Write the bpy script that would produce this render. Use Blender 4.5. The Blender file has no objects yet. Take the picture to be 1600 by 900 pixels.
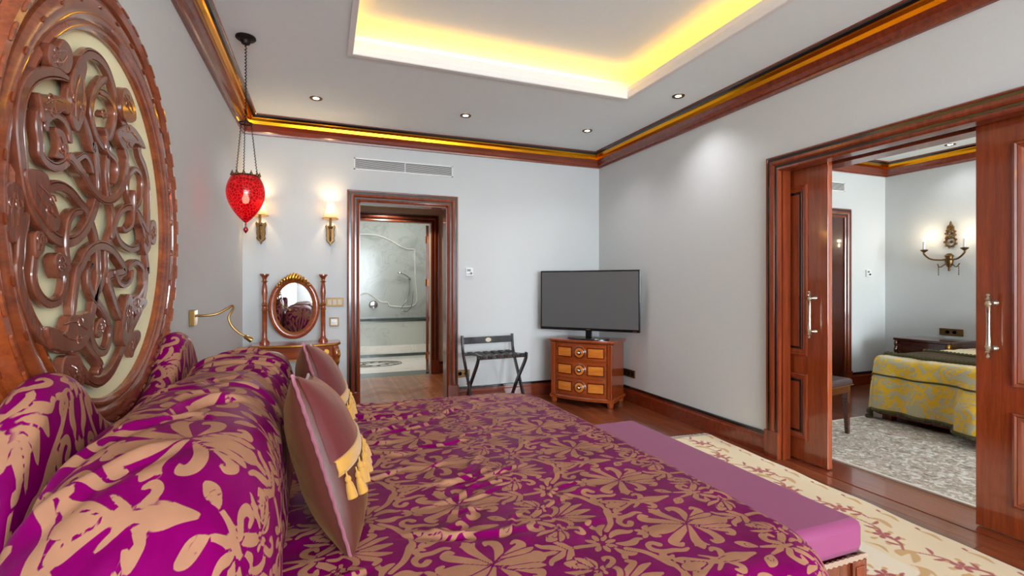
import bpy, bmesh, math, random
import numpy as np
from mathutils import Vector, Matrix
random.seed(7); rng = np.random.default_rng(11)
sin, cos, pi = math.sin, math.cos, math.pi
SC = bpy.context.scene
COL = SC.collection

# ------------------------------------------------------------------ camera
cam_d = bpy.data.cameras.new('camera'); cam = bpy.data.objects.new('camera', cam_d); COL.objects.link(cam)
cam.location = (0, 0, 1.29); cam.rotation_euler = (pi/2, 0, -math.radians(21.14))
cam_d.sensor_width = 36; cam_d.lens = 17.1; cam_d.shift_y = -5/1600; cam_d.clip_start = .02
SC.camera = cam
SC.view_settings.view_transform = 'Standard'; SC.view_settings.look = 'None'
SC.view_settings.gamma = 1; SC.view_settings.use_curve_mapping = False
SC.view_settings.exposure = 0.56
SC.cycles.use_denoising = True
SC.cycles.max_bounces = 10; SC.cycles.diffuse_bounces = 6; SC.cycles.glossy_bounces = 4
SC.cycles.transmission_bounces = 4; SC.cycles.transparent_max_bounces = 8
SC.cycles.sample_clamp_indirect = 6; SC.cycles.caustics_reflective = False; SC.cycles.caustics_refractive = False

# ------------------------------------------------------------------ daylight
W = bpy.data.worlds.new('sky'); SC.world = W; W.use_nodes = True
W.node_tree.nodes['Background'].inputs[0].default_value = (.80, .90, 1.0, 1)
W.node_tree.nodes['Background'].inputs[1].default_value = 1.0

def area(name, loc, rot, sx, sy, power, col):
    l = bpy.data.lights.new(name, 'AREA'); l.shape = 'RECTANGLE'; l.size = sx; l.size_y = sy
    l.energy = power; l.color = col
    o = bpy.data.objects.new(name, l); COL.objects.link(o); o.location = loc; o.rotation_euler = rot
    return o
# daylight entering at the windows in the wall behind the camera (one per room)
area('daylight_bedroom', (1.35, -4.73, 1.75), (pi/2, 0, 0), 3.3, 2.0, 320, (.82, .92, 1.0))
area('daylight_second_room', (5.3, -4.73, 1.55), (pi/2, 0, 0), 2.6, 2.1, 380, (.84, .95, 1.0))

# ------------------------------------------------------------------ constants (metres)
XL, XR, YB, YF, ZC = -.714, 3.15, 5.184, -4.8, 2.88
XR2 = 3.45                       # second room: inner face of the shared wall
XW2, YB2 = 6.94, 4.23            # second room far walls

# ------------------------------------------------------------------ helpers
def cr(pts, n=8, closed=False):
    p = np.array(pts, float)
    if len(p) == 2 and not closed:
        t = np.linspace(0, 1, n+1)[:, None]; return p[0]*(1-t)+p[1]*t
    q = np.vstack([p[-1:], p, p[:2]]) if closed else np.vstack([2*p[0]-p[1], p, 2*p[-1]-p[-2]])
    o = []
    for i in range(1, len(q)-2):
        a, b, c, d = q[i-1:i+3]
        for t in np.linspace(0, 1, n, endpoint=False):
            o.append(.5*((2*b)+(c-a)*t+(2*a-5*b+4*c-d)*t*t+(3*b-a-3*c+d)*t**3))
    if not closed: o.append(q[-2])
    return np.array(o)

class G:
    def __init__(s): s.v = []; s.f = []; s.m = []; s.mi = 0
    def mat(s, i): s.mi = i; return s
    def add(s, V, F):
        b = len(s.v); s.v += [(float(p[0]), float(p[1]), float(p[2])) for p in V]
        s.f += [tuple(i+b for i in f) for f in F]; s.m += [s.mi]*len(F); return s
    def box(s, x0, x1, y0, y1, z0, z1):
        return s.add([(x0,y0,z0),(x1,y0,z0),(x1,y1,z0),(x0,y1,z0),(x0,y0,z1),(x1,y0,z1),(x1,y1,z1),(x0,y1,z1)],
                     [(0,3,2,1),(4,5,6,7),(0,1,5,4),(1,2,6,5),(2,3,7,6),(3,0,4,7)])
    def tube(s, path, r, n=8, closed=False):
        P = [Vector(p) for p in path]; m = len(P); V = []; F = []
        R = r if hasattr(r, '__len__') else [r]*m
        up = None
        for i in range(m):
            a = P[(i-1) % m] if (closed or i > 0) else P[i]; b = P[(i+1) % m] if (closed or i < m-1) else P[i]
            t = (b-a); t = t.normalized() if t.length > 1e-9 else Vector((0,0,1))
            if up is None: up = t.orthogonal().normalized()
            up = (up - t*up.dot(t)); up = up.normalized() if up.length > 1e-6 else t.orthogonal().normalized()
            w = t.cross(up)
            V += [P[i]+(up*cos(2*pi*k/n)+w*sin(2*pi*k/n))*R[i] for k in range(n)]
        for i in range(m if closed else m-1):
            j = (i+1) % m
            F += [(i*n+k, i*n+(k+1) % n, j*n+(k+1) % n, j*n+k) for k in range(n)]
        if not closed: F += [tuple(range(n-1,-1,-1)), tuple((m-1)*n+k for k in range(n))]
        return s.add(V, F)
    def lathe(s, prof, n=24, c=(0,0,0), axis='z'):
        V = []; F = []; m = len(prof)
        for r, h in prof:
            for k in range(n):
                a = 2*pi*k/n; x, y = r*cos(a), r*sin(a)
                V.append({'z': (c[0]+x, c[1]+y, c[2]+h), 'y': (c[0]+x, c[1]+h, c[2]+y), 'x': (c[0]+h, c[1]+x, c[2]+y)}[axis])
        for i in range(m-1):
            F += [(i*n+k, i*n+(k+1) % n, (i+1)*n+(k+1) % n, (i+1)*n+k) for k in range(n)]
        F += [tuple(range(n-1,-1,-1)), tuple((m-1)*n+k for k in range(n))]
        return s.add(V, F)
    def prism(s, poly, f, h0, h1, inset=0, ih=0):
        """2-D outline extruded from h0 to h1 by f(u,v,h); optional chamfered top."""
        n = len(poly); rings = [[f(u,v,h0) for u,v in poly]]
        if inset:
            rings.append([f(u,v,h1-ih) for u,v in poly])
            c = np.array(poly); nx = np.roll(c,-1,0)-np.roll(c,1,0); nx /= np.linalg.norm(nx,axis=1)[:,None]+1e-9
            area2 = np.sum(c[:,0]*np.roll(c[:,1],-1)-np.roll(c[:,0],-1)*c[:,1]); sg = 1 if area2 > 0 else -1
            ins = c + np.stack([-nx[:,1], nx[:,0]],1)*inset*sg
            rings.append([f(u,v,h1) for u,v in ins])
        else: rings.append([f(u,v,h1) for u,v in poly])
        V = [p for r in rings for p in r]; F = []
        for i in range(len(rings)-1):
            F += [(i*n+k, i*n+(k+1) % n, (i+1)*n+(k+1) % n, (i+1)*n+k) for k in range(n)]
        F += [tuple(range(n-1,-1,-1)), tuple((len(rings)-1)*n+k for k in range(n))]
        return s.add(V, F)
    def strip(s, rings, closed=False, cyc=False):
        n = len(rings[0]); V = [p for r in rings for p in r]; F = []
        m = len(rings)
        for i in range(m if closed else m-1):
            j = (i+1) % m
            F += [(i*n+k, i*n+(k+1) % n, j*n+(k+1) % n, j*n+k) for k in range(n if cyc else n-1)]
        return s.add(V, F)
    def ob(s, name, mats, parent=None, smooth=0, bevel=0, fix=True):
        me = bpy.data.meshes.new(name); me.from_pydata(s.v, [], s.f)
        if fix:
            bm = bmesh.new(); bm.from_mesh(me); bmesh.ops.recalc_face_normals(bm, faces=bm.faces); bm.to_mesh(me); bm.free()
        if not isinstance(mats, (list, tuple)): mats = [mats]
        for m in mats: me.materials.append(m)
        if len(mats) > 1: me.polygons.foreach_set('material_index', s.m)
        if smooth:
            me.shade_smooth(); me.set_sharp_from_angle(angle=math.radians(smooth))
        o = bpy.data.objects.new(name, me); COL.objects.link(o)
        if bevel:
            b = o.modifiers.new('bevel', 'BEVEL'); b.width = bevel; b.segments = 2; b.limit_method = 'ANGLE'
        if parent is not None: put(o, parent)
        return o

def put(o, parent):
    """parent keeps the child's own coordinates as local to a freshly made root, or world for structure"""
    o.parent = parent
    if parent.get('_world'): o.matrix_parent_inverse = parent.matrix_basis.inverted()
    return o
def tag(o, label, cat, group=None):
    o['label'] = label; o['category'] = cat
    if group: o['group'] = group
    return o
def thing(name, label, cat, loc=(0,0,0), rz=0, group=None, world=False):
    o = bpy.data.objects.new(name, None); COL.objects.link(o); o.empty_display_size = .1
    o.location = loc; o.rotation_euler = (0,0,rz); tag(o, label, cat, group)
    if world: o['_world'] = 1
    return o
def struct(o, **kw):
    o['kind'] = 'structure'
    return o
def copy_tree(o, parent=None):
    c = o.copy(); COL.objects.link(c)
    if parent is not None: c.parent = parent; c.matrix_parent_inverse = o.matrix_parent_inverse.copy()
    for ch in list(o.children): copy_tree(ch, c)
    return c
def inst(o, name=None, parent=None, loc=None, rot=None):
    c = o.copy(); COL.objects.link(c)
    if parent is not None: c.parent = parent
    if loc is not None: c.location = loc
    if rot is not None: c.rotation_euler = rot
    return c

# ------------------------------------------------------------------ materials
def newmat(name):
    m = bpy.data.materials.new(name); m.use_nodes = True
    nt = m.node_tree; b = nt.nodes['Principled BSDF']; return m, nt, b
def lin(r, g, b):
    f = lambda c: (c/255/12.92) if c/255 <= .04045 else ((c/255+.055)/1.055)**2.4
    return (f(r), f(g), f(b), 1)
def plain(name, col, rough=.5, metal=0, coat=0, bump=0, bscale=200, spec=.5, sheen=0):
    m, nt, b = newmat(name)
    b.inputs['Base Color'].default_value = col; b.inputs['Roughness'].default_value = rough
    b.inputs['Metallic'].default_value = metal; b.inputs['Coat Weight'].default_value = coat
    b.inputs['Coat Roughness'].default_value = .08; b.inputs['Specular IOR Level'].default_value = spec
    b.inputs['Sheen Weight'].default_value = sheen
    tc = nt.nodes.new('ShaderNodeTexCoord'); n = nt.nodes.new('ShaderNodeTexNoise')
    n.inputs['Scale'].default_value = bscale; n.inputs['Detail'].default_value = 4
    nt.links.new(tc.outputs['Object'], n.inputs['Vector'])
    # slight tone variation of the surface itself
    mx = nt.nodes.new('ShaderNodeMixRGB'); mx.blend_type = 'MULTIPLY'; mx.inputs[0].default_value = .05
    mx.inputs[1].default_value = col; nt.links.new(n.outputs['Fac'], mx.inputs[2]); nt.links.new(mx.outputs[0], b.inputs['Base Color'])
    if bump:
        bp = nt.nodes.new('ShaderNodeBump'); bp.inputs['Strength'].default_value = bump; bp.inputs['Distance'].default_value = .002
        nt.links.new(n.outputs['Fac'], bp.inputs['Height']); nt.links.new(bp.outputs[0], b.inputs['Normal'])
    return m
def wood(name, c1, c2, axis='z', rough=.28, coat=.6, scale=9, stretch=.06):
    m, nt, b = newmat(name); L = nt.links.new
    tc = nt.nodes.new('ShaderNodeTexCoord'); mp = nt.nodes.new('ShaderNodeMapping')
    sc = {'x': (stretch,1,1), 'y': (1,stretch,1), 'z': (1,1,stretch)}[axis]
    mp.inputs['Scale'].default_value = sc; L(tc.outputs['Object'], mp.inputs['Vector'])
    n = nt.nodes.new('ShaderNodeTexNoise'); n.inputs['Scale'].default_value = scale*3; n.inputs['Detail'].default_value = 7
    n.inputs['Roughness'].default_value = .65; n.inputs['Distortion'].default_value = .6; L(mp.outputs[0], n.inputs['Vector'])
    n2 = nt.nodes.new('ShaderNodeTexNoise'); n2.inputs['Scale'].default_value = scale*22; n2.inputs['Detail'].default_value = 3
    L(mp.outputs[0], n2.inputs['Vector'])
    mt = nt.nodes.new('ShaderNodeMath'); mt.operation = 'MULTIPLY_ADD'; mt.inputs[1].default_value = .3
    L(n2.outputs['Fac'], mt.inputs[0]); L(n.outputs['Fac'], mt.inputs[2])
    rp = nt.nodes.new('ShaderNodeValToRGB'); rp.color_ramp.elements[0].position = .42; rp.color_ramp.elements[1].position = .85
    rp.color_ramp.elements[0].color = c1; rp.color_ramp.elements[1].color = c2
    L(mt.outputs[0], rp.inputs[0]); L(rp.outputs[0], b.inputs['Base Color'])
    b.inputs['Roughness'].default_value = rough; b.inputs['Coat Weight'].default_value = coat; b.inputs['Coat Roughness'].default_value = .06
    return m
def glow(name, col, s):
    m, nt, b = newmat(name); b.inputs['Base Color'].default_value = col
    b.inputs['Emission Color'].default_value = col; b.inputs['Emission Strength'].default_value = s; return m

M = {}
M['wall'] = plain('wall_paint', lin(209,211,210), .75, bump=.15, bscale=60, spec=.25)
M['ceil'] = plain('ceiling_paint', lin(240,249,250), .8, bscale=30, spec=.2)
M['white'] = plain('white_gloss_trim', lin(238,238,236), .4, bscale=30)
M['wood'] = wood('red_brown_wood', lin(88,30,10), lin(142,60,25), 'z')
M['wood_x'] = wood('red_brown_wood_x', lin(88,30,12), lin(138,56,26), 'x')
M['wood_y'] = wood('red_brown_wood_y', lin(88,32,12), lin(142,64,30), 'y')
M['door'] = wood('door_veneer', lin(110,42,16), lin(150,66,28), 'z', .22, 1.0)
M['carve'] = wood('carved_mahogany', lin(84,30,13), lin(138,64,32), 'z', .26, .55)
M['frame_oval'] = wood('oval_frame_wood', lin(104,40,15), lin(156,76,34), 'y', .25, .8, 6, .3)
M['fret'] = wood('fretwork_mahogany', lin(88,42,28), lin(134,76,54), 'z', .24, .6)
M['black'] = plain('ebony_and_dark_reflection', lin(16,14,15), .22, coat=.6)
M['gold'] = plain('gold_reflection_band', lin(226,150,24), .16, 1, bump=.05)  # crown only: tray glow mirrored in the varnish, put into the colour
M['gilt'] = plain('antique_gilt', lin(190,140,62), .32, 1, bump=.6, bscale=120)
M['bronze'] = plain('aged_bronze', lin(120,92,58), .38, 1, bump=.5, bscale=150)
M['brass'] = plain('brushed_brass', lin(176,138,84), .3, 1)
M['silver'] = plain('antique_silver', lin(196,186,168), .25, 1, bump=.2, bscale=140)
M['chrome'] = plain('chrome', lin(210,212,214), .12, 1)
M['iron'] = plain('dark_iron', lin(44,38,34), .5, .8, bump=.4)
M['floor'] = wood('floor_board', lin(86,36,18), lin(150,78,44), 'y', .3, .45, 5, .08)
M['parquet'] = wood('parquet_block', lin(118,62,34), lin(186,120,78), 'y', .32, .4, 6, .1)
M['cream'] = plain('cream_silk_panel', lin(252,248,204), .55, bscale=300, bump=.1)
M['plastic'] = plain('white_plastic', lin(232,232,230), .35)
M['grey_lcd'] = plain('grey_lcd', lin(120,130,128), .3)
M['blackwood'] = wood('black_lacquer', lin(10,9,12), lin(34,32,38), 'z', .3, .5)
M['leather'] = plain('black_leather', lin(26,23,22), .42, bump=.4, bscale=300)
M['copper'] = plain('copper_stud', lin(184,112,70), .3, 1)
M['tv_black'] = plain('gloss_black_plastic', lin(8,8,9), .2, coat=.5)
M['tv_screen'] = plain('tv_screen', lin(92,92,92), .35, spec=.6)
M['chestwood'] = wood('chest_cherry', lin(116,44,14), lin(172,80,32), 'x', .25, .8, 7)
M['chestcase'] = wood('chest_cherry_upright', lin(112,42,14), lin(164,76,30), 'z', .25, .8, 7)
M['chest_light'] = wood('chest_satinwood', lin(186,96,28), lin(226,142,58), 'x', .25, .8, 7)
M['chest_dark'] = wood('chest_dark_inlay', lin(70,24,8), lin(110,46,18), 'x', .25, .8, 7)
M['bench'] = plain('mauve_satin', lin(150,70,112), .55, bump=.25, bscale=420, sheen=.1, spec=.25)
M['tassel'] = plain('gold_tassel_thread', lin(206,148,52), .6, bump=.8, bscale=500, sheen=.4)
M['piping'] = plain('mauve_cord', lin(158,86,104), .5, bump=.5, bscale=400, sheen=.4)
# ================================================================== the setting
for key in ('floor', 'parquet'):           # every board has a tone of its own
    m = M[key]; nt = m.node_tree; b = nt.nodes['Principled BSDF']
    src = b.inputs['Base Color'].links[0].from_socket
    oi = nt.nodes.new('ShaderNodeObjectInfo'); rp = nt.nodes.new('ShaderNodeMapRange')
    rp.inputs['To Min'].default_value = .72; rp.inputs['To Max'].default_value = 1.12
    mx = nt.nodes.new('ShaderNodeMixRGB'); mx.blend_type = 'MULTIPLY'; mx.inputs[0].default_value = 1
    nt.links.new(oi.outputs['Random'], rp.inputs['Value']); nt.links.new(src, mx.inputs[1]); nt.links.new(rp.outputs[0], mx.inputs[2])
    nt.links.new(mx.outputs[0], b.inputs['Base Color'])
M['slab'] = plain('floor_joint_dark', lin(40,20,12), .8)

def boards(root, x0, x1, y0, y1, w, ln, mat):
    n = max(1, round((x1-x0)/w)); w = (x1-x0)/n
    for i in range(n):
        y = y0 - random.random()*ln*.9
        while y < y1:
            a, b = max(y, y0), min(y+ln, y1)
            if b-a > .03:
                o = G().box(0, w-.002, 0, b-a-.002, -.010, 0).ob('plank', mat)
                o.location = (x0+i*w, a, 0); o.parent = root
            y += ln
fl = struct(G().box(XL-.1, XR2, YF-.1, YB+.06, -.12, -.010).ob('floor', M['slab']))
boards(fl, XL, XR2, YF, YB, .135, 1.9, M['floor'])
fl2 = struct(G().box(XR2, XW2+.1, YF-.1, YB2+.1, -.12, -.010).ob('floor_second_room', M['slab']))
boards(fl2, XR2, XW2, YF, YB2, .15, 2.2, M['floor'])

# walls
struct(G().box(XL-.12, XL, YF-.12, YB+.12, -.1, 3.2).ob('wall_left', M['wall']))
OX0, OX1, OZ = .333, 1.250, 2.135          # doorway to the hall
g = G(); g.box(XL, OX0, YB, YB+.14, -.1, 3.2); g.box(OX1, XR+.3, YB, YB+.14, -.1, 3.2); g.box(OX0, OX1, YB, YB+.14, OZ, 3.2)
struct(g.ob('wall_back', M['wall']))
OY0, OY1, OZ2 = .42, 2.63, 2.130           # wide opening with the two sliding leaves
g = G()
for a, b in ((XR, XR+.05), (XR2-.06, XR2)):   # two skins, the leaves slide in between
    g.box(a, b, OY1, YB, -.1, 3.2); g.box(a, b, YF, OY0, -.1, 3.2); g.box(a, b, OY0, OY1, OZ2+.02, 3.2)
struct(g.ob('wall_right', M['wall']))
g = G()
WIN = [(-.3, 3.0), (4.0, 6.6)]
for (a, b), (w0, w1) in zip(((XL-.1, XR), (XR, XW2+.1)), WIN):
    g.box(a, w0, YF-.12, YF, -.1, 3.2); g.box(w1, b, YF-.12, YF, -.1, 3.2)
    g.box(w0, w1, YF-.12, YF, -.1, .75); g.box(w0, w1, YF-.12, YF, 2.75, 3.2)
struct(g.ob('wall_front', M['wall']))
for k, (w0, w1) in enumerate(WIN):
    g = G()
    for t in np.linspace(w0+.03, w1-.03, 4): g.box(t-.03, t+.03, YF-.10, YF-.04, .75, 2.75)
    for z in (.78, 2.1, 2.72): g.box(w0, w1, YF-.10, YF-.04, z-.03, z+.03)
    struct(g.ob('window_%d' % (k+1), M['white']))
struct(G().box(XR2, XW2+.1, YB2, YB2+.12, -.1, 3.2).ob('wall_second_back', M['wall']))
struct(G().box(XW2, XW2+.12, YF-.1, YB2, -.1, 3.2).ob('wall_second_right', M['wall']))

# ceiling with the recessed tray
TX0, TX1, TY0, TY1 = .155, 2.435, -1.3, 3.53
g = G()
g.box(XL-.1, TX0, YF-.1, YB+.14, ZC, ZC+.02); g.box(TX1, XR2, YF-.1, YB+.14, ZC, ZC+.02)
g.box(TX0, TX1, YF-.1, TY0, ZC, ZC+.02); g.box(TX0, TX1, TY1, YB+.14, ZC, ZC+.02)
ceil = struct(g.ob('ceiling', M['ceil']))
RX = .24; ZT = 3.13
g = G()
g.box(TX0-RX, TX1+RX, TY0-RX, TY1+RX, ZT, ZT+.04)
g.box(TX0-RX-.03, TX0-RX, TY0-RX, TY1+RX, ZC+.02, ZT); g.box(TX1+RX, TX1+RX+.03, TY0-RX, TY1+RX, ZC+.02, ZT)
g.box(TX0-RX, TX1+RX, TY0-RX-.03, TY0-RX, ZC+.02, ZT); g.box(TX0-RX, TX1+RX, TY1+RX, TY1+RX+.03, ZC+.02, ZT)
struct(g.ob('ceiling_tray', M['ceil']))
struct(G().box(XR2-.3, XW2+.1, YF-.1, YB2+.1, ZC, ZC+.04).ob('ceiling_second_room', M['ceil']))

def sweep_rect(g, prof, mats, x0, x1, y0, y1, inside=True):
    """closed mitred moulding round a rectangle; prof = [(offset, z)]"""
    sg = 1 if inside else -1
    cs = [(x0,y0,1,1),(x1,y0,-1,1),(x1,y1,-1,-1),(x0,y1,1,-1)]
    for i in range(len(prof)-1):
        g.mat(mats[i])
        (o0,z0),(o1,z1) = prof[i], prof[i+1]
        for k in range(4):
            a, b = cs[k], cs[(k+1) % 4]
            P = lambda c, o, z: (c[0]+sg*c[2]*o, c[1]+sg*c[3]*o, z)
            g.add([P(a,o0,z0), P(b,o0,z0), P(b,o1,z1), P(a,o1,z1)], [(0,1,2,3)])
# stepped lip of the tray (white plaster)
lip = [(-.03,ZC+.0205),(-.03,ZC+.10),(.008,ZC+.10),(.008,ZC+.086),(.014,ZC+.062),(.022,ZC+.056),(.022,ZC+.030),(.032,ZC+.022),(.032,ZC-.004),(.028,ZC-.010),(-.006,ZC-.010),(-.006,ZC-.0005)]
g = G(); sweep_rect(g, lip, [0]*11, TX0, TX1, TY0, TY1, True)
struct(g.ob('trim_1', M['white']))
# yellow light strip lying on the ledge behind the lip
led = tag(G().ob('cove_light_strip', [glow('cove_led', (1.0,.42,.004,1), 8)]), 'yellow light strip hidden behind the ceiling tray lip', 'light')
bm = bmesh.new()
def bmbox(bm, x0,x1,y0,y1,z0,z1):
    r = bmesh.ops.create_cube(bm, size=1); bmesh.ops.scale(bm, vec=(x1-x0,y1-y0,z1-z0), verts=r['verts'])
    bmesh.ops.translate(bm, vec=((x0+x1)/2,(y0+y1)/2,(z0+z1)/2), verts=r['verts'])
for a in (bmbox(bm, TX0-.12, TX0-.09, TY0-.12, TY1+.12, ZC+.02, ZC+.035), bmbox(bm, TX1+.09, TX1+.12, TY0-.12, TY1+.12, ZC+.02, ZC+.035),
          bmbox(bm, TX0-.09, TX1+.09, TY1+.09, TY1+.12, ZC+.02, ZC+.035), bmbox(bm, TX0-.09, TX1+.09, TY0-.12, TY0-.09, ZC+.02, ZC+.035)): pass
bm.to_mesh(led.data); bm.free()

# crown moulding: wood bead and ogee, gold cove and black upper band coloured as varnish reflections
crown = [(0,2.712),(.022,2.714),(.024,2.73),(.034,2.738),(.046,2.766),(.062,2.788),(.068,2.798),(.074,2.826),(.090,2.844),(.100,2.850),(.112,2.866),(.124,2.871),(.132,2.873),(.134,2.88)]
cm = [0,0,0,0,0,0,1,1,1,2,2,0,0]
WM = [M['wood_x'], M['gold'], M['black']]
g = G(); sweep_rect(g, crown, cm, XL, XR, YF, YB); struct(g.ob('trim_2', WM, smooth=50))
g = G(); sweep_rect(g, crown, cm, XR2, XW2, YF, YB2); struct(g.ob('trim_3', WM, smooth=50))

# baseboards: red wood with a black cap
def base_seg(name, f, a, b):
    """f(s, off, z) -> xyz along the wall from s=a to s=b"""
    prof = [(0,0),(.018,0),(.018,.118),(.014,.128),(.014,.146),(.016,.148),(.016,.166),(.010,.172),(0,.172)]
    mt = [0,0,0,0,0,1,1,1]
    g = G()
    for i in range(len(prof)-1):
        g.mat(mt[i]); (o0,z0),(o1,z1) = prof[i], prof[i+1]
        g.add([f(a,o0,z0), f(b,o0,z0), f(b,o1,z1), f(a,o1,z1)], [(0,1,2,3)])
    for s in (a, b): g.mat(0); g.add([f(s,o,z) for o,z in prof], [tuple(range(len(prof)))])
    struct(g.ob(name, [M['wood_x'], M['black']]))
base_seg('baseboard_left', lambda s,o,z: (XL+o, s, z), YF, YB)
base_seg('baseboard_back', lambda s,o,z: (s, YB-o, z), OX1+.115, XR)
base_seg('baseboard_back_corner', lambda s,o,z: (s, YB-o, z), XL+.02, OX0-.115)
base_seg('baseboard_right', lambda s,o,z: (XR-o, s, z), OY1+.116, YB-.02)
base_seg('baseboard_right_near', lambda s,o,z: (XR-o, s, z), YF, OY0-.116)
base_seg('baseboard_second_back', lambda s,o,z: (s, YB2-o, z), 6.245, XW2)
base_seg('baseboard_second_right', lambda s,o,z: (XW2-o, s, z), YF, YB2-.02)

# door casings: bead, black reeding, raised band, black reeding, inner bead
CW = .115
cas = [(0,-.004),(0,.022),(.010,.028),(.024,.024),(.026,.022),(.042,.022),(.044,.030),(.056,.036),(.076,.034),(.078,.025),(.098,.025),(.100,.030),(.108,.032),(.115,.022),(.115,0)]
cmm = [0,0,0,0,1,0,0,0,0,1,0,0,0,0]
def casing(name, f, s0, s1, z1, plinth=.2):
    """f(s, out, z); s0<s1 inner edges of the opening, z1 its top"""
    g = G()
    for i in range(len(cas)-1):
        (w0,p0),(w1,p1) = cas[i], cas[i+1]; g.mat(cmm[i])
        ring = lambda w, p: [f(s0-w,p,plinth), f(s0-w,p,z1+w), f(s1+w,p,z1+w), f(s1+w,p,plinth)]
        A, B = ring(w0,p0), ring(w1,p1)
        for k in range(3): g.add([A[k],A[k+1],B[k+1],B[k]], [(0,1,2,3)])
    o = struct(g.ob(name, [M['wood'], M['black']], smooth=40))
    for a, b in ((s0-CW-.004, s0), (s1, s1+CW+.004)):
        pp = G(); c = [f(a,0,0),f(b,0,0),f(b,.042,0),f(a,.042,0),f(a,0,plinth),f(b,0,plinth),f(b,.042,plinth),f(a,.042,plinth)]
        pp.add(c, [(0,1,2,3),(4,5,6,7),(0,1,5,4),(1,2,6,5),(2,3,7,6),(3,0,4,7)])
        q = pp.ob('plinth_block', M['wood'], bevel=.003); q.parent = o
    return o
casing('trim_4', lambda s,p,z: (s, YB-p, z), OX0, OX1, OZ)
casing('trim_5', lambda s,p,z: (XR-p, s, z), OY0, OY1, OZ2)
casing('trim_6', lambda s,p,z: (s, 7.0-p, z), .30, 1.445, 2.18)
casing('trim_7', lambda s,p,z: (s, YB2-p, z), 5.20, 6.13, 2.135)
# jamb linings
g = G(); g.box(OX0+.001, OX0+.012, YB+.001, YB+.145, 0, OZ-.001); g.box(OX1-.012, OX1-.001, YB+.001, YB+.145, 0, OZ-.001); g.box(OX0+.001, OX1-.001, YB+.001, YB+.145, OZ-.012, OZ-.001)
struct(g.ob('trim_8', M['wood']))
g = G()
for a, b in ((XR-.0, XR+.075), (XR+.165, XR2)):
    g.box(a, b, OY1-.012, OY1+.01, 0, OZ2); g.box(a, b, OY0-.01, OY0+.012, 0, OZ2); g.box(a, b, OY0-.01, OY1+.01, OZ2, OZ2+.018)
g.box(XR+.075, XR+.165, OY0, OY1, OZ2+.03, OZ2+.04)
struct(g.ob('trim_9', M['wood']))
struct(G().box(XR+.02, XR2-.02, OY0, OY1, 0, .004).ob('trim_10', M['wood_y']))      # flat threshold board
# dark closed door seen in the second room
struct(G().box(5.2, 6.13, YB2-.008, YB2-.001, 0, 2.135).ob('door_3', wood('dark_door', lin(44,14,6), lin(78,30,12), 'z', .3, .6)))

# sliding leaves with raised and fielded panels
def leaf(name, y0, y1, label=None):
    x0, x1 = XR+.098, XR+.142
    body = struct(G().box(x0, x1, y0, y1, .012, 2.145).ob(name, M['door'], bevel=.002))
    for za, zb in ((.165, .645), (.775, 2.015)):
        ya, yb = y0+.15, y1-.15
        def ring(prof, mat, nm):
            g = G()
            for i in range(len(prof)-1):
                (o0,p0),(o1,p1) = prof[i], prof[i+1]
                A = [(x0-p0,ya+o0,za+o0),(x0-p0,yb-o0,za+o0),(x0-p0,yb-o0,zb-o0),(x0-p0,ya+o0,zb-o0)]
                B = [(x0-p1,ya+o1,za+o1),(x0-p1,yb-o1,za+o1),(x0-p1,yb-o1,zb-o1),(x0-p1,ya+o1,zb-o1)]
                for k in range(4): g.add([A[k],A[(k+1)%4],B[(k+1)%4],B[k]], [(0,1,2,3)])
            o = g.ob(nm, mat, smooth=40); o.parent = body
        ring([(0,-.001),(.002,.012),(.012,.016),(.020,.010),(.024,.013),(.036,.008),(.046,.002)], M['door'], 'panel_molding')
        ring([(.046,.002),(.048,.004),(.062,.004),(.064,.001)], M['black'], 'black_inlay')
        pn = G().box(x0-.006, x0, ya+.064, yb-.064, za+.064, zb-.064).ob('panel', M['door'], bevel=.004); pn.parent = body
    return body
def pull(y, parent):
    x = XR+.098-.055
    prof = [(.001,-.170),(.008,-.166),(.011,-.158),(.006,-.150),(.009,-.143),(.015,-.136),(.009,-.129),(.013,-.122),(.016,-.110),(.011,-.102),(.009,-.06),(.008,0),(.009,.06),(.011,.102),(.016,.110),(.013,.122),(.009,.129),(.015,.136),(.009,.143),(.006,.150),(.011,.158),(.008,.166),(.001,.170)]
    g = G(); g.lathe(prof, 16, (x, y, 1.078))
    for z in (-.118, .118):
        g.lathe([(.007,-.004),(.007,.03),(.011,.034),(.007,.04),(.017,.050),(.018,.056)], 14, (x, y, 1.078+z), 'x')
    o = g.ob('pull_handle', M['silver'], smooth=45); o['label'] = 'antique silver pull handle'; o.parent = parent
d1 = leaf('door_1', 2.348, 3.378); pull(2.443, d1)
d2 = leaf('door_2', .50, 1.530); pull(1.452, d2)

# ------------------------------------------------------------------ hall and bathroom beyond the doorway
HX0, HX1, HY = .12, 1.80, 7.0
M['hall'] = plain('hall_paint', lin(206,194,178), .7, bscale=40)
struct(G().box(HX0-.1, HX0, YB+.14, HY, -.1, 2.7).ob('wall_hall_left', M['hall']))
struct(G().box(HX1, HX1+.1, YB+.14, HY, -.1, 2.7).ob('wall_hall_right', M['door']))
struct(G().box(HX0-.1, HX1+.1, YB+.14, HY+.1, 2.52, 2.6).ob('ceiling_hall', M['hall']))
g = G(); g.box(-.6, .30, HY, HY+.1, -.1, 2.7); g.box(1.445, 2.6, HY, HY+.1, -.1, 2.7); g.box(.30, 1.445, HY, HY+.1, 2.18, 2.7)
struct(g.ob('wall_hall_back', M['hall']))
base_seg('baseboard_hall', lambda s,o,z: (s, HY-o, z), 1.565, HX1)
flh = struct(G().box(HX0-.1, HX1+.1, YB+.06, HY, -.12, -.010).ob('floor_hall', M['slab']))
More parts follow.
